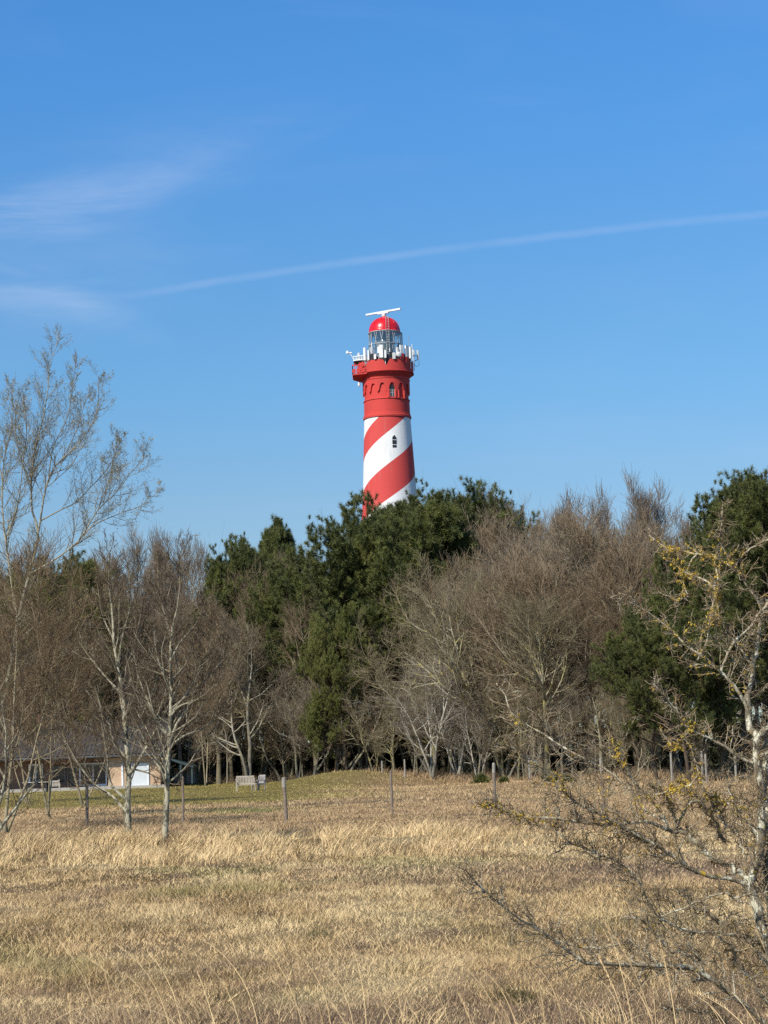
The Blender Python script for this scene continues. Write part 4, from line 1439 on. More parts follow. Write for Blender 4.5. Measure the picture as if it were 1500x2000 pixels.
# trees that stand out
SP = [('red', 0, 1120, 1000, 146, 1.35, 'largest reddish-brown bare tree with a domed crown east of the pines'),
      ('red', 1, 1020, 1050, 143, 1.2, 'reddish bare tree leaning against the west side of the big domed crown'),
      ('red', 1, 1225, 1040, 140, 1.2, 'reddish bare tree between the big domed crown and the dark pine'),
      ('slim', 0, 1238, 918, 165, 0.8, 'tallest slim bare tree breaking the skyline beside the dark pine'),
      ('slim', 1, 1288, 930, 166, 0.7, 'second tall slim tree breaking the skyline beside the dark pine'),
      ('slim', 1, 1210, 942, 170, 0.7, 'thin pale-tipped tree just west of the tallest slim tree'),
      ('slim', 0, 975, 948, 176, 0.8, 'faint slim tree rising at the east end of the pine ridge'),
      ('grey', 0, 838, 1225, 150, 0.0, ''),
      ('slim', 1, 245, 1028, 160, 0.75, 'slim dark tree breaking the skyline behind the forked birch'),
      ('slim', 0, 342, 1036, 165, 0.8, 'slim dark tree breaking the skyline right above the straight birch'),
      ('slim', 0, 285, 1030, 172, 0.5, 'thin bent tree between the two skyline trees over the bungalow'),
      ('red', 0, 552, 1078, 168, 0.8, 'rounded reddish-brown tree directly below the small pointed pine'),
      ('red', 1, 610, 1140, 160, 1.0, 'reddish-brown tree wedged between the two darkest pines'),
      ('pale', 0, 835, 1262, 146, 1.25, 'many-stemmed whitish bare shrub tree glowing at the wood edge'),
      ('pale', 1, 882, 1235, 147, 1.1, 'tall pale forked tree next to the many-stemmed whitish one'),
      ('pale', 1, 925, 1300, 143, 1.0, 'low whitish tree at the foot of the olive tree'),
      ('olive', 0, 905, 1085, 150, 1.05, 'olive tree with yellow lichen limbs east of the whitish shrub tree'),
      ('olive', 1, 1060, 1150, 138, 1.15, 'broad olive tree hung over the wood edge behind the longest hawthorn branch'),
      ('olive', 0, 560, 1240, 162, 1.1, 'spreading olive-grey tree over the gap behind the thick fence post'),
      ('grey', 1, 478, 1190, 158, 1.0, 'grey forked tree directly behind the garden bench'),
      ('red', 0, 420, 1170, 160, 1.1, 'dark reddish tree just east of the bungalow canopy')]
for kd, w_, px, top, Y_, wm, lab in SP:
    if wm:
        plant_px(kd, w_, px, top, Y_, wm, lab, None)

# pines
PN = [('pine', 0, 474, 1040, 176, 0.68, 'dark pine with twin tops west of the small pointed pine'), ('pine', 2, 428, 1092, 178, 0.6, 'lower dark pine on the west flank of the twin-topped pine'),
      ('pine', 2, 556, 1006, 184, 0.70, 'small pointed pine standing alone against the sky'), ('pine', 2, 650, 1030, 172, 0.85, 'dark pine at the west foot of the pine ridge'),
      ('pine', 2, 712, 984, 176, 0.8, 'narrow pine just in front of the lighthouse shaft'), ('pine', 1, 690, 1012, 164, 1.0, 'darkest bushy pine below the lighthouse'),
      ('pine', 0, 770, 968, 178, 0.8, 'pine hiding the foot of the lighthouse'), ('pine', 1, 832, 948, 174, 0.85, 'highest pine of the ridge just east of the lighthouse'),
      ('pine', 1, 905, 962, 176, 0.85, 'second pine east of the lighthouse'), ('pine', 2, 868, 975, 166, 0.85, 'pine in the notch of the ridge east of the lighthouse'), ('pine', 0, 962, 976, 176, 0.8, 'easternmost pine of the ridge'),
      ('lightpine', 0, 800, 1045, 162, 0.75, 'lighter green pine in the middle of the ridge front'), ('pine', 1, 600, 1100, 168, 0.9, 'low dark pine behind the reddish tree'),
      ('pine', 2, 745, 1006, 168, 0.9, 'pine filling the ridge right under the spiral bands'),
      ('lightpine', 1, 668, 1180, 155, 0.62, 'bright green lower pine in the middle of the wood'), ('pine', 1, 645, 1105, 164, 0.95, 'dark pine running down from the ridge to the west'),
      ('pine', 0, 585, 1165, 165, 0.95, 'lowest dark pine of the slope west of the ridge'), ('lightpine', 1, 630, 1345, 154, 0.8, 'low green pine over the grassy mound'),
      ('pine', 1, 1490, 930, 128, 0.85, 'biggest dark pine filling the eastern side behind the hawthorn'), ('pine', 0, 1432, 944, 131, 0.58, 'tall dark pine with a knobbly top west of the biggest pine'),
      ('pine', 2, 1545, 935, 132, 1.0, 'dark pine cut off by the eastern border of the view'),
      ('pine', 1, 1350, 1055, 128, 0.72, 'mid-height dark pine at the west foot of the biggest pine'), ('pine', 0, 1265, 1160, 123, 0.85, 'low dark pine with its skirt close to the ground'), ('pine', 1, 1330, 1210, 119, 0.95, 'low dark pine nearest to the field'),
      ('pine', 0, 1420, 1190, 121, 0.95, 'dark pine directly behind the hawthorn trunk'),
      ('lightpine', 1, 140, 1100, 160, 0.9, 'olive-green pine top over the bungalow'), ('pine', 1, 85, 1078, 168, 0.85, 'dark pine behind the tall budding tree'), ('lightpine', 0, 180, 1170, 166, 0.9, 'low olive-green pine behind the bungalow roof'),
      ('lightpine', 0, 290, 1330, 170, 0.9, 'green pine peeping over the bungalow ridge')]
for kd, w_, px, top, Y_, wm, lab in PN:
    plant_px(kd, w_, px, top, Y_, wm, lab, None)

# reddish thicket between camera and bungalow on the west: many thin stems
PROTO['thicket'] = [bare_tree('bare_tree', 91, M_bark_dark, nl=(30, 10, 8, 5), stems=3, trunk_r=0.065, spread=0.36, clear=0.24), bare_tree('bare_tree', 92, M_bark_dark, nl=(28, 10, 8, 5), stems=2, trunk_r=0.07, spread=0.34, clear=0.26)]
for kd, w_, px, top, Y_, wm, lab in (('thicket', 0, 2, 1010, 66, 1.15, 'big dark reddish bare tree at the western border of the view'), ('thicket', 0, 92, 1135, 84, 1.1, 'thin-stemmed reddish bare tree in front of the bungalow roof'),
                                     ('thicket', 1, 156, 1190, 108, 1.1, 'thin dark tree growing between the lawn and the bungalow windows'), ('thicket', 1, -48, 1080, 72, 1.1, 'reddish tree half outside the western border'),
                                     ('thicket', 1, 395, 1230, 150, 0.95, 'brown bare tree over the bungalow canopy'), ('thicket', 0, 50, 1200, 118, 1.0, 'bare tree with low twigs over the terrace table')):
    plant_px(kd, w_, px, top, Y_, wm, lab, None)

# slender saplings whose stems stand in front of the dark interior
def sapling(seed):
    return bare_tree('sapling', seed, [M_bark_red, M_bark_grey, M_bark_olive][seed % 3], H=10, trunk_r=0.13, clear=0.45, spread=0.17, nl=(12, 6, 4, 2), wig=0.2, up=0.12, lean=0.16)


PROTO['sapling'] = [sapling(s_) for s_ in (71, 72, 73, 74)]
for i in range(60):
    px = 365 + (1500 - 365) * (i + 0.5) / 60 + rf_.uniform(-7, 7)
    Y_ = float(edge_depth(px)) + rf_.uniform(-1, 9)
    plant_px('sapling', int(rf_.integers(4)), px, rf_.uniform(1330, 1420) + 60 * (px > 1200), Y_, rf_.uniform(1.0, 1.9), f'slender bare sapling at the wood edge {zone(px)}', f'saplings at the wood edge {zone(px)}', rf_.uniform(0, 6.28))

# evergreen foliage added as filler, coloured dark for the shade inside the wood
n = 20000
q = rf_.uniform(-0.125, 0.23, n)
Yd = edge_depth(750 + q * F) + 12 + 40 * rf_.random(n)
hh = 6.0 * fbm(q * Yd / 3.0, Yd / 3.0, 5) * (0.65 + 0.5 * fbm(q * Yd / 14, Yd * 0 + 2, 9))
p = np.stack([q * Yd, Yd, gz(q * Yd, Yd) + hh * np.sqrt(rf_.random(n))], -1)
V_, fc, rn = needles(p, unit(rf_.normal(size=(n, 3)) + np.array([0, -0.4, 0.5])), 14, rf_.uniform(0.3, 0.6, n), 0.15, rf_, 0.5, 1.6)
tag(link_mesh('shade_foliage', np_mesh('shade_foliage', V_, fc, False, {'rnd': rn}), M_shade_leaf), 'dark evergreen foliage added for the shade inside the wood', 'shade_foliage', kind='stuff')
# brown bracken and brambles along the edge
n = 5200
q = rf_.uniform(-0.10, 0.21, n)
Yd = edge_depth(750 + q * F) + rf_.uniform(-2.5, 8, n)
x_ = q * Yd
P0 = np.stack([x_, Yd, gz(x_, Yd) - 0.02], -1)
dr = unit(rf_.normal(size=(n, 3)) * np.array([0.7, 0.7, 0.2]) + np.array([0, 0, 0.8]))
hh = rf_.uniform(0.3, 1.5, n) * (0.4 + fbm(x_ / 2.0, Yd / 3, 33))
s_ = np.linspace(0, 1, 5)
P = P0[:, None] + dr[:, None] * (hh[:, None] * s_[None])[..., None] + np.cumsum(rf_.normal(0, 0.05, (n, 5, 3)), 1)
P[..., 2] -= (hh[:, None] * s_[None] ** 2) * 0.25
R = (0.012 * (1.15 - s_))[None] * np.ones((n, 1))
P2, R2, _, _ = grow(P, R, 4, 0.2, 1.0, lambda t, i, m: 0.35 + 0 * t, 0.8, 0.0, 0.25, 4, 0.03, rf_)
o = build_tubes('bramble_thicket', [(P, R), (P2, R2)], rf_, None, M_bark_red, [3, 3])
tag(o, 'low brown bramble thicket along the foot of the wood', 'brambles', kind='stuff')
# two little junipers on the field in front of the wood
for i, (px, Y_, h, lab) in enumerate(((985, 131, 0.45, 'tiny dark green bush on the field near the hawthorn branch tips'), (1075, 126, 0.75, 'small dark green bush at the wood edge behind the yellow hawthorn twigs'), (1112, 124, 0.55, 'low dark green bush just east of the other small bush'),
                                      (940, 138, 0.9, 'dark green bush at the foot of the wood beside the white shrubs'))):
    x_ = float(at(px, 1540, Y_)[0])
    n = 260
    d = unit(rf_.normal(size=(n, 3)) + np.array([0, 0, 0.6]))
    p = d * rf_.uniform(0.3, 1, (n, 1)) * np.array([0.8, 0.8, 0.9]) * h
    p[:, 2] = np.abs(p[:, 2])
    V_, fc, rn = needles(p, d, 18, np.full(n, 0.16), 0.02, rf_)
    t = tag(empty('juniper_bush', (x_, Y_, float(gz(x_, Y_)))), lab, 'bush', 'small dark bushes before the wood')
    link_mesh('foliage', np_mesh('foliage', V_, fc, False, {'rnd': rn}), M_needle, t)
    MB().bar((0, 0, -0.1), (0, 0, h * 0.6), 0.03, k=6).build('stem', M_bark_pine, t)

# ------------------------------------------------------------------ trees in front, their main limbs laid out one by one
def smooth_path(P, n):
    """Catmull-Rom through control points, resampled to n nodes"""
    P = np.array(P, float)
    Q = np.concatenate([[2 * P[0] - P[1]], P, [2 * P[-1] - P[-2]]])
    out = []
    for i in range(1, len(Q) - 2):
        for t in np.linspace(0, 1, 8, endpoint=False):
            a, b, c, d = Q[i - 1], Q[i], Q[i + 1], Q[i + 2]
            out.append(0.5 * (2 * b + (c - a) * t + (2 * a - 5 * b + 4 * c - d) * t * t + (3 * b - a - 3 * c + d) * t ** 3))
    out.append(P[-1])
    out = np.array(out)
    s = np.concatenate([[0], np.cumsum(np.linalg.norm(np.diff(out, axis=0), axis=1))])
    return np.stack([np.interp(np.linspace(0, s[-1], n), s, out[:, k]) for k in range(3)], -1)


def limbs(specs, Y0, rng, n=16, dzr=0.35, knob=0.0):
    """specs: (pixel list, start width px, end width px[, depth change in m]) -> node arrays; a limb starts at the depth of the limb it touches"""
    reg, PP, RR = [], [], []
    for sp in specs:
        pts, w0, w1 = sp[:3]
        a = pts[0]
        ds = [(math.hypot(a[0] - q[0], a[1] - q[1]), q[2]) for q in reg]
        d0 = min(ds)[1] if ds and min(ds)[0] < 22 else Y0
        ln = sum(math.hypot(p[0] - q[0], p[1] - q[1]) for p, q in zip(pts[:-1], pts[1:]))
        dd_ = sp[3] if len(sp) > 3 else rng.uniform(-1, 1) * dzr * ln / F * Y0
        k = len(pts)
        dep = [d0 + dd_ * (i / (k - 1)) ** 1.2 for i in range(k)]
        W3 = np.array([at(p[0], p[1], d) for p, d in zip(pts, dep)])
        P = smooth_path(W3, n)
        for i in range(k - 1):
            for t in np.linspace(0, 1, 6):
                reg.append((pts[i][0] + (pts[i + 1][0] - pts[i][0]) * t, pts[i][1] + (pts[i + 1][1] - pts[i][1]) * t, dep[i] + (dep[i + 1] - dep[i]) * t))
        r0, r1 = w0 / F * Y0 / 2, w1 / F * Y0 / 2
        s = np.linspace(0, 1, n)
        R = r0 + (r1 - r0) * s ** 0.8
        if knob:
            P[1:-1] += rng.normal(0, knob, (n - 2, 3)) * np.minimum(R[1:-1, None] * 2.0, 0.03) / 0.03
            R = R * rng.uniform(0.85, 1.2, n)
        PP.append(P)
        RR.append(R)
    return np.array(PP), np.array(RR)


def buds(P, R, per, size, rng, t0=0.2):
    nb, n, _ = P.shape
    m = nb * per
    idx = np.repeat(np.arange(nb), per)
    f = rng.uniform(t0, 1, m) * (n - 1.001)
    i = f.astype(int)
    w = (f - i)[:, None]
    p = P[idx, i] * (1 - w) + P[idx, i + 1] * w
    d = unit(P[idx, i + 1] - P[idx, i] + rng.normal(0, 0.5, (m, 3)))
    sd = np.cross(d, perp_rand(d, rng))
    L = size * rng.uniform(0.6, 1.4, m)[:, None]
    V = np.stack([p, p + d * L * 0.5 + sd * L * 0.32, p + d * L, p + d * L * 0.5 - sd * L * 0.32], 1)
    return V.reshape(-1, 3), np.arange(m * 4).reshape(-1, 4), np.repeat(rng.random(m), 4)


def hero(name, label, cat, specs, Y0, seed, mat, ang=0.75, levels=(8, 7, 5), len2=0.35, up=0.1, wig=0.14, min_r=0.002, thick_cut=0.01, dzr=0.35, knob=0.0, lenmax=2.0, bud=None, extra=None, group=None, k0=10, wid=1.0, lowdense=0):
    rng = np.random.default_rng(seed)
    P0, R0 = limbs(specs, Y0, rng, dzr=dzr, knob=knob)
    R0 = R0 * wid
    P0[0, 0, 2] = min(P0[0, 0, 2], float(gz(P0[0, 0, 0], P0[0, 0, 1])) - 0.05)
    l0 = np.linalg.norm(np.diff(P0, axis=1), axis=-1).sum(1)
    cnt = np.maximum(2, (levels[0] * l0 / np.median(l0)).astype(int))
    if lowdense:
        cnt = np.where(P0[:, :, 2].mean(1) < 1.75, cnt * lowdense, cnt).astype(int)
    P1, R1, _, _ = grow(P0, R0, cnt, 0.18, 1.0, lambda t, i, m: np.minimum(lenmax, l0[i] * len2) * (1.2 - 0.88 * t), ang, up, wig, 8, 0.016, rng, rmax=0.55)
    l1 = np.linalg.norm(P1[:, -1] - P1[:, 0], axis=-1)
    P2, R2, _, _ = grow(P1, R1, levels[1], 0.12, 1.0, lambda t, i, m: l1[i] * 0.40 * (1.15 - 0.5 * t) + 0.03, ang * 0.95, up, wig, 6, 0.014, rng)
    l2 = np.linalg.norm(P2[:, -1] - P2[:, 0], axis=-1)
    P3, R3, _, _ = grow(P2, R2, levels[2], 0.1, 1.0, lambda t, i, m: l2[i] * 0.42 + 0.03, ang * 0.9, up, wig, 4, 0.014, rng, rend=0.5)
    R1, R2, R3 = np.maximum(R1, min_r * 1.3), np.maximum(R2, min_r), np.maximum(R3, min_r * 0.7)
    base = P0[0, 0].copy()
    base[2] = float(gz(base[0], base[1]))
    for A in (P0, P1, P2, P3):
        A -= base
    root = tag(empty(name, base), label, cat, group)
    build_tubes('trunk', [(P0[:1], R0[:1])], rng, root, mat, [12])
    build_tubes('limb', [(P0[1:], R0[1:])], rng, root, mat, [k0])
    build_tubes('twigs', [(P1, R1), (P2, R2), (P3, R3)], rng, root, mat, [5, 4, 3])
    if bud:
        V, fc, rn = buds(P3[rng.random(len(P3)) < 0.45], None, bud[0], bud[1], rng)
        link_mesh('buds', np_mesh('buds', V, fc, False, {'rnd': rn}), bud[2], root)
    return root, (P0, R0), (P1, R1), (P2, R2), (P3, R3), rng


M_bud = material('young_leaf', lambda n, p: n.mix(n.attr('rnd').outputs['Fac'], (0.30, 0.29, 0.12, 1), (0.30, 0.22, 0.12, 1)), 0.7, 0.2)

# straight birch
hero('birch_tree', 'straight pale-barked birch with a rising limb on its east side, nearest tree on the field', 'tree', [
    ([(321, 1655), (325, 1580), (327, 1510), (331, 1440), (334, 1370), (333, 1277), (337, 1225), (348, 1179), (352, 1120), (347, 1075)], 13, 2, 0.3),
    ([(331, 1445), (352, 1402), (375, 1368), (398, 1330), (437, 1288), (462, 1240)], 8, 2),
    ([(333, 1400), (350, 1380), (392, 1362), (430, 1330)], 5, 2),
    ([(329, 1462), (360, 1437), (400, 1421), (445, 1380)], 6, 1.6),
    ([(331, 1440), (310, 1412), (292, 1375), (277, 1340), (265, 1300)], 8, 2),
    ([(333, 1350), (316, 1310), (305, 1270), (300, 1220)], 5, 1.5),
    ([(333, 1290), (352, 1255), (385, 1215), (400, 1170)], 5, 1.5),
    ([(334, 1240), (322, 1200), (310, 1150), (308, 1100)], 4, 1.3),
    ([(329, 1490), (310, 1462), (290, 1455), (268, 1445)], 4, 1.3),
    ([(334, 1330), (368, 1290), (382, 1250), (410, 1225)], 4, 1.3)],
    47.5, 101, M_bark_birch, levels=(13, 8, 5), min_r=0.0042, len2=0.42, up=0.12)
# forked birch
hero('birch_tree', 'forked darker birch with many limbs from low down, west of the straight birch', 'tree', [
    ([(251, 1640), (250, 1600), (249, 1560), (251, 1520), (251, 1480), (245, 1440), (243, 1400), (240, 1350), (229, 1300), (222, 1250), (220, 1200), (212, 1130), (215, 1075)], 14, 2, 0.4),
    ([(250, 1517), (272, 1484), (292, 1450), (310, 1418), (325, 1388), (352, 1330)], 9, 2.5),
    ([(247, 1562), (222, 1540), (215, 1527), (211, 1505), (209, 1474), (203, 1440), (195, 1395)], 7, 2.5),
    ([(248, 1585), (232, 1570), (222, 1556), (203, 1544), (180, 1527), (150, 1487), (130, 1450), (118, 1425)], 6, 2),
    ([(250, 1480), (236, 1470), (221, 1446), (214, 1414), (202, 1395), (185, 1340)], 8, 2),
    ([(246, 1455), (259, 1428), (274, 1402), (281, 1389), (300, 1350), (312, 1300)], 6, 2),
    ([(243, 1400), (259, 1370), (270, 1330), (262, 1270), (275, 1200)], 6, 2),
    ([(241, 1360), (205, 1320), (180, 1290), (155, 1255)], 6, 1.6),
    ([(229, 1300), (240, 1240), (255, 1180), (252, 1110)], 5, 1.6),
    ([(222, 1250), (200, 1200), (190, 1140)], 4, 1.4),
    ([(250, 1500), (290, 1510), (330, 1530), (360, 1532)], 4, 1.4)],
    54.0, 102, M_bark_birch, levels=(13, 8, 5), min_r=0.0045, len2=0.42, up=0.1)
# tall budding tree
hero('poplar_tree', 'tall budding tree with pale upswept limbs rising into the sky over the bungalow', 'tree', [
    ([(-38, 1640), (-20, 1500), (15, 1330), (40, 1190), (62, 1105), (75, 1050)], 20, 9, 0.5),
    ([(75, 1050), (72, 1025), (63, 1000), (61, 955), (64, 901), (75, 853), (85, 813), (92, 773), (95, 747), (96, 715), (109, 680), (113, 656)], 8, 1.6, 0.8),
    ([(75, 1040), (80, 1008), (88, 960), (101, 920), (125, 893), (144, 875), (171, 845), (190, 800), (192, 735)], 7, 1.5, -1.0),
    ([(78, 1018), (120, 995), (149, 981), (176, 952), (197, 931), (225, 890), (228, 850)], 5, 1.4, 1.6),
    ([(60, 1120), (107, 1093), (149, 1061), (165, 1040), (192, 995), (229, 960), (255, 923), (278, 900), (284, 875)], 7, 1.5, -1.5),
    ([(160, 1048), (187, 1024), (229, 1005), (277, 987), (300, 968), (314, 950)], 4, 1.3, 0.8),
    ([(95, 930), (105, 870), (130, 820), (140, 770), (148, 705)], 4, 1.3, 0.8),
    ([(35, 1215), (20, 1120), (5, 1000), (8, 900), (25, 820), (22, 750)], 9, 1.6, 1.2),
    ([(8, 940), (-20, 860), (-35, 780)], 5, 1.5, 0.8),
    ([(12, 1050), (35, 985), (45, 900), (52, 840), (45, 765)], 5, 1.5, -1.6),
    ([(64, 960), (40, 890), (30, 830), (38, 770)], 4, 1.3, -0.8),
    ([(120, 900), (150, 840), (165, 790), (175, 770)], 3.5, 1.2, 0.6),
    ([(192, 995), (215, 930), (225, 880), (245, 855)], 3.5, 1.2, 0.6),
    ([(30, 1260), (60, 1230), (110, 1195), (170, 1165)], 6, 1.6, -1.0),
    ([(20, 1320), (70, 1290), (120, 1270), (170, 1262)], 5, 1.5, 0.5)],
    80.0, 103, M_bark_bud, levels=(22, 10, 5), min_r=0.0032, len2=0.32, lenmax=2.2, up=0.09, ang=0.75, wig=0.10, wid=0.60, bud=(1, 0.055, M_bud))
# leaning little tree on the western border
hero('leaning_tree', 'small crooked tree with two bare leaning stems at the western border of the field', 'tree', [
    ([(-14, 1650), (-6, 1628), (8, 1607), (26, 1584), (42, 1563), (56, 1545), (72, 1528), (95, 1512), (120, 1500)], 8, 2.5, 0.3),
    ([(-10, 1640), (-8, 1590), (0, 1565), (7, 1540), (9, 1520), (13, 1495), (10, 1470), (12, 1430), (2, 1380)], 8, 3, -0.3),
    ([(26, 1584), (30, 1570), (36, 1560)], 3, 1.2), ([(9, 1520), (-10, 1480), (-22, 1430)], 4, 2), ([(10, 1470), (35, 1430), (45, 1390), (40, 1340)], 4, 1.6)],
    50.0, 104, M_bark_birch, levels=(6, 6, 5), min_r=0.0035, len2=0.5)

# hawthorn close to the camera
HS = [
    ([(1540, 2175), (1525, 2050), (1505, 1860), (1479, 1762), (1466, 1718), (1480, 1682), (1490, 1640), (1488, 1600), (1484, 1548), (1477, 1490), (1479, 1436)], 27, 14, 0.0),
    ([(1479, 1436), (1463, 1408), (1458, 1373), (1463, 1330), (1474, 1285), (1480, 1240), (1498, 1170)], 15, 4),
    ([(1479, 1440), (1492, 1424), (1510, 1405), (1530, 1370), (1540, 1300)], 14, 6),
    ([(1515, 1960), (1508, 1800), (1500, 1660), (1497, 1520), (1508, 1400)], 20, 9, 0.25),
    ([(1466, 1718), (1440, 1705), (1412, 1686), (1383, 1667), (1360, 1648), (1337, 1630), (1318, 1626)], 13, 8),
    ([(1318, 1626), (1300, 1617), (1285, 1609), (1262, 1603), (1240, 1605), (1205, 1610), (1170, 1611), (1120, 1603), (1080, 1597), (1030, 1598), (1000, 1590), (975, 1578), (960, 1570), (945, 1573)], 8, 2.5),
    ([(1316, 1626), (1300, 1605), (1275, 1595), (1250, 1573), (1238, 1550), (1218, 1528), (1185, 1502), (1150, 1487), (1100, 1460), (1060, 1432), (1020, 1412), (1002, 1398), (993, 1380), (985, 1355), (970, 1335)], 6, 1.8),
    ([(1317, 1624), (1315, 1595), (1308, 1570), (1297, 1550), (1282, 1538), (1268, 1532)], 6, 3.5),
    ([(1320, 1624), (1328, 1600), (1337, 1583), (1348, 1568), (1365, 1566), (1380, 1582), (1397, 1604), (1407, 1628), (1416, 1643)], 4.5, 6),
    ([(1305, 1612), (1286, 1580), (1262, 1552), (1240, 1528), (1218, 1493), (1205, 1465), (1195, 1437)], 5, 1.8),
    ([(1456, 1726), (1420, 1714), (1380, 1711), (1350, 1697), (1322, 1680), (1300, 1664), (1265, 1640), (1240, 1625), (1205, 1612), (1190, 1600), (1160, 1583), (1125, 1568), (1100, 1545), (1090, 1530), (1060, 1505), (1040, 1480), (1010, 1465), (985, 1453)], 11, 2),
    ([(1210, 1618), (1225, 1628), (1255, 1640), (1280, 1655)], 5, 6),
    ([(1500, 1838), (1460, 1831), (1440, 1820), (1410, 1803), (1372, 1780), (1345, 1760), (1330, 1745)], 13, 4),
    ([(1455, 1829), (1400, 1820), (1345, 1820), (1310, 1800), (1290, 1791), (1272, 1774), (1262, 1750), (1252, 1725), (1240, 1705), (1215, 1690), (1180, 1673), (1150, 1660), (1116, 1645), (1085, 1625), (1072, 1612), (1068, 1598)], 8, 2),
    ([(1290, 1791), (1300, 1787), (1330, 1776), (1352, 1766), (1400, 1749), (1440, 1751), (1470, 1745)], 4, 3.5),
    ([(1318, 1772), (1312, 1762), (1298, 1753), (1275, 1745)], 4, 2),
    ([(1535, 2060), (1490, 1995), (1440, 1952), (1410, 1926), (1367, 1907), (1344, 1890), (1313, 1884), (1283, 1881), (1220, 1887), (1150, 1883), (1116, 1866), (1084, 1834), (1040, 1810), (1004, 1790), (972, 1766), (940, 1734), (918, 1710), (908, 1698)], 15, 2),
    ([(1283, 1881), (1270, 1862), (1240, 1845), (1222, 1841), (1190, 1848), (1150, 1851), (1110, 1845), (1088, 1836)], 6, 4),
    ([(1372, 1905), (1345, 1866), (1310, 1856), (1290, 1835), (1270, 1813), (1253, 1798), (1220, 1790)], 5, 1.8),
    ([(1380, 1905), (1362, 1870), (1352, 1850), (1340, 1835)], 6, 3),
    ([(1510, 1900), (1462, 1838), (1420, 1826), (1370, 1820), (1345, 1821)], 7, 3),
    ([(1520, 1990), (1480, 1930), (1440, 1880), (1430, 1850), (1400, 1830)], 8, 3),
    ([(1525, 2080), (1470, 2040), (1430, 2010), (1400, 1985), (1370, 1975), (1290, 1968)], 9, 2.5),
    ([(1480, 1300), (1470, 1303), (1449, 1273), (1432, 1250), (1423, 1242), (1409, 1217), (1400, 1200)], 6, 2.5),
    ([(1463, 1400), (1451, 1359), (1435, 1338), (1404, 1310), (1372, 1280), (1348, 1266), (1332, 1254), (1313, 1231), (1288, 1212), (1255, 1189), (1227, 1163), (1208, 1158)], 9, 1.8),
    ([(1408, 1312), (1411, 1303), (1421, 1278), (1439, 1247), (1465, 1224), (1484, 1198), (1500, 1180), (1520, 1160)], 5, 3.5),
    ([(1482, 1215), (1486, 1192), (1472, 1161), (1451, 1131), (1435, 1110), (1423, 1091), (1409, 1065), (1400, 1058), (1409, 1035), (1410, 1010), (1411, 985)], 6, 1.6),
    ([(1436, 1112), (1409, 1096), (1388, 1084), (1360, 1082), (1327, 1075), (1299, 1068), (1274, 1051), (1268, 1045)], 4.5, 1.6),
    ([(1299, 1068), (1313, 1091), (1327, 1110), (1351, 1124), (1374, 1133), (1400, 1147)], 2.5, 3),
    ([(1362, 1290), (1379, 1257), (1386, 1215), (1393, 1177), (1401, 1152), (1403, 1131), (1397, 1103)], 3.5, 2.5),
    ([(1437, 1108), (1441, 1096), (1453, 1082), (1477, 1065), (1500, 1054), (1530, 1040)], 4, 2.5),
    ([(1360, 1084), (1348, 1098), (1337, 1131), (1330, 1173), (1310, 1166), (1288, 1157)], 3, 1.5),
    ([(1405, 1200), (1403, 1180), (1406, 1150)], 3.5, 3),
    ([(1477, 1492), (1442, 1478), (1414, 1457), (1379, 1439), (1344, 1422), (1323, 1390), (1300, 1362), (1275, 1335)], 7, 1.6),
    ([(1344, 1424), (1332, 1445), (1318, 1464), (1300, 1440), (1290, 1425)], 4, 1.8),
    ([(1335, 1440), (1350, 1462), (1362, 1500), (1371, 1532), (1375, 1555)], 3, 3),
    ([(1375, 1585), (1360, 1560), (1342, 1538), (1325, 1520)], 4.5, 2),
    ([(1452, 1668), (1440, 1625), (1420, 1612), (1404, 1590), (1385, 1560)], 6, 3),
    ([(1484, 1560), (1450, 1582), (1420, 1570), (1390, 1552), (1350, 1555), (1318, 1548)], 5, 1.8),
    ([(1364, 1515), (1345, 1535), (1310, 1545), (1275, 1553), (1255, 1560)], 3.5, 1.6),
    ([(1478, 1480), (1500, 1470), (1530, 1440)], 8, 4),
    ([(1490, 1640), (1455, 1600), (1430, 1560), (1420, 1520), (1436, 1480), (1455, 1468)], 5, 2),
]
HS = [h if i < 1 else (h[0], h[1] * 0.92, h[2] * 1.25) + h[3:] for i, h in enumerate(HS)]
root, A0, A1, A2, A3, rg = hero('hawthorn_bush', 'gnarled lichen-spotted hawthorn reaching into the view from the right foreground', 'bush', HS, 11.5, 105, M_bark_thorn, ang=0.95, levels=(20, 3, 2), lowdense=1.25,
                                len2=0.17, lenmax=0.34, up=0.05, wig=0.22, min_r=0.0019, dzr=0.55, knob=0.009)
# thorns and spurs
P, R = np.concatenate([A1[0], A0[0][:, ::2][:, :8]]), np.concatenate([A1[1], A0[1][:, ::2][:, :8]])
T, TR, _, _ = grow(P, R, 9, 0.05, 1.0, lambda t, i, m: 0.022 + 0 * t, 1.15, 0.0, 0.05, 3, 0.06, rg, rmax=0.5, rend=0.15)
TR = np.maximum(TR, 0.0005) + 0.0004
P, R = A0
SPp, SPr, _, _ = grow(P, R, 34, 0.12, 1.0, lambda t, i, m: 0.038 + 0 * t, 1.0, 0.02, 0.35, 5, 0.075, rg, rmax=0.6, rend=0.6)
build_tubes('thorns', [(T, TR), (SPp, SPr)], rg, root, M_bark_thorn, [3, 4])
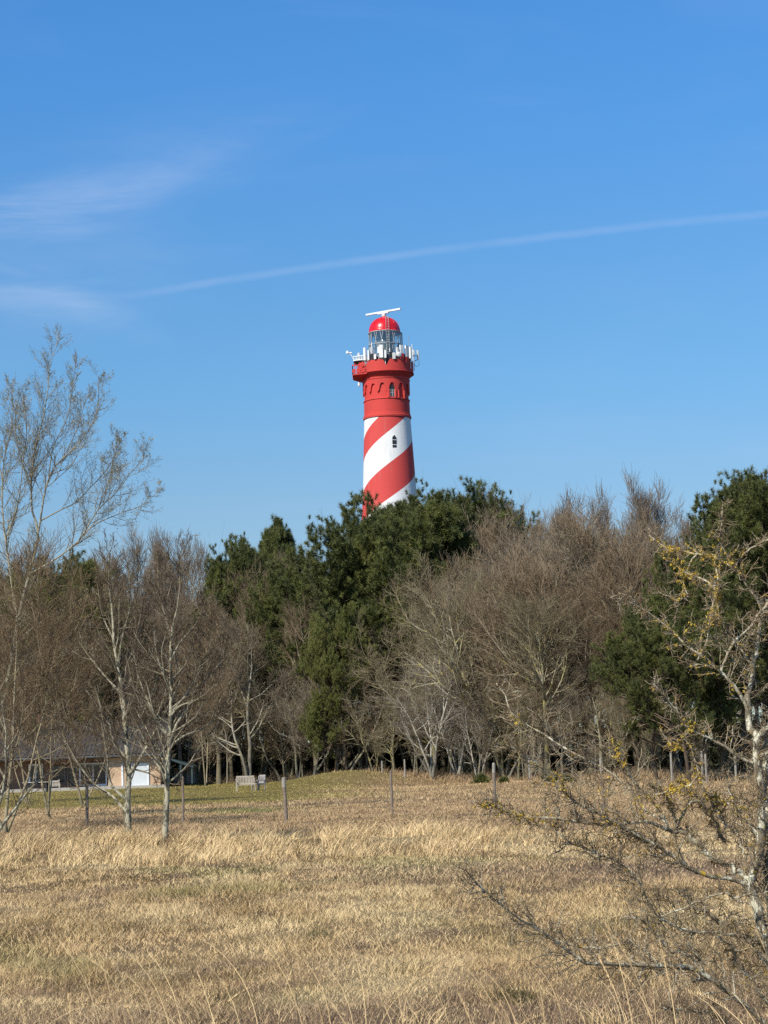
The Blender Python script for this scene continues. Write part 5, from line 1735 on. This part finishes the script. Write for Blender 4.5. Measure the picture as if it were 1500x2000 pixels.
# yellow wall lichen in tufts on the outer limbs
M_lich = material('yellow_lichen', lambda n, p: n.mix(n.attr('rnd').outputs['Fac'], (0.68, 0.42, 0.03, 1), (0.66, 0.52, 0.12, 1)), 0.85, 0.1)
base = np.array(root.location)
cand = np.concatenate([A0[0].reshape(-1, 3), A1[0].reshape(-1, 3), SPp[:, ::2].reshape(-1, 3)])
rad = np.concatenate([A0[1].ravel(), A1[1].ravel(), SPr[:, ::2].ravel()])
wp = cand + base - np.array([0, 0, EYE])
cc = wp @ CR
ppx, ppy = 750 + cc[:, 0] / -cc[:, 2] * F, 1000 - cc[:, 1] / -cc[:, 2] * F
cl_ = [(1330, 1078, 45, 22), (1400, 1110, 20, 30), (1335, 1135, 30, 25), (1380, 1085, 25, 30), (1395, 1180, 15, 40), (1305, 1225, 22, 14), (1310, 1255, 30, 12), (1400, 1340, 30, 14), (1340, 1235, 25, 20), (1345, 1420, 18, 18), (1315, 1460, 25, 20), (1200, 1460, 18, 35), (1185, 1560, 10, 40),
       (1040, 1535, 14, 25), (1100, 1530, 30, 20), (1020, 1592, 60, 10), (955, 1573, 20, 8), (1470, 1575, 25, 15), (1200, 1610, 20, 8), (1010, 1410, 12, 14), (1440, 1350, 25, 12), (1400, 1560, 25, 20), (1330, 1530, 40, 25), (1060, 1600, 30, 10), (1110, 1440, 8, 8), (1270, 1580, 60, 25), (1440, 1100, 30, 30), (1380, 1300, 30, 30)]
wgt = np.zeros(len(cand))
for a, b, c_, d_ in cl_:
    wgt = np.maximum(wgt, np.exp(-((ppx - a) / c_) ** 2 - ((ppy - b) / d_) ** 2))
clump = fbm(cand[:, 0] * 14 + cand[:, 1] * 9, cand[:, 2] * 14, 3)
pick = np.where(rg.random(len(cand)) < wgt * (0.25 + 0.75 * sstep(0.35, 0.6, clump)) * 0.8)[0]
pick = np.repeat(pick, 22)
rr_ = np.maximum(rad[pick], 0.002)[:, None]
off = unit(rg.normal(size=(len(pick), 3)) + np.array([0, 0, 0.4]))
c0 = cand[pick] + off * rr_ * 0.9 + rg.normal(0, 0.0035, (len(pick), 3))
e1 = perp_rand(off, rg) * rg.uniform(0.0015, 0.0045, (len(pick), 1))
e2 = np.cross(off, unit(e1)) * rg.uniform(0.0015, 0.0045, (len(pick), 1))
V_ = np.stack([c0 - e1, c0 - e2, c0 + e1 + off * 0.002, c0 + e2 + off * 0.002], 1)
link_mesh('lichen', np_mesh('lichen', V_.reshape(-1, 3), np.arange(len(pick) * 4).reshape(-1, 4), False, {'rnd': np.repeat(rg.random(len(pick)), 4)}), M_lich, root)
# prototypes never placed leave the scene
for kd in PROTO.values():
    for r in kd:
        if r.name not in USED:
            for c in list(r.children):
                bpy.data.objects.remove(c)
            bpy.data.objects.remove(r)
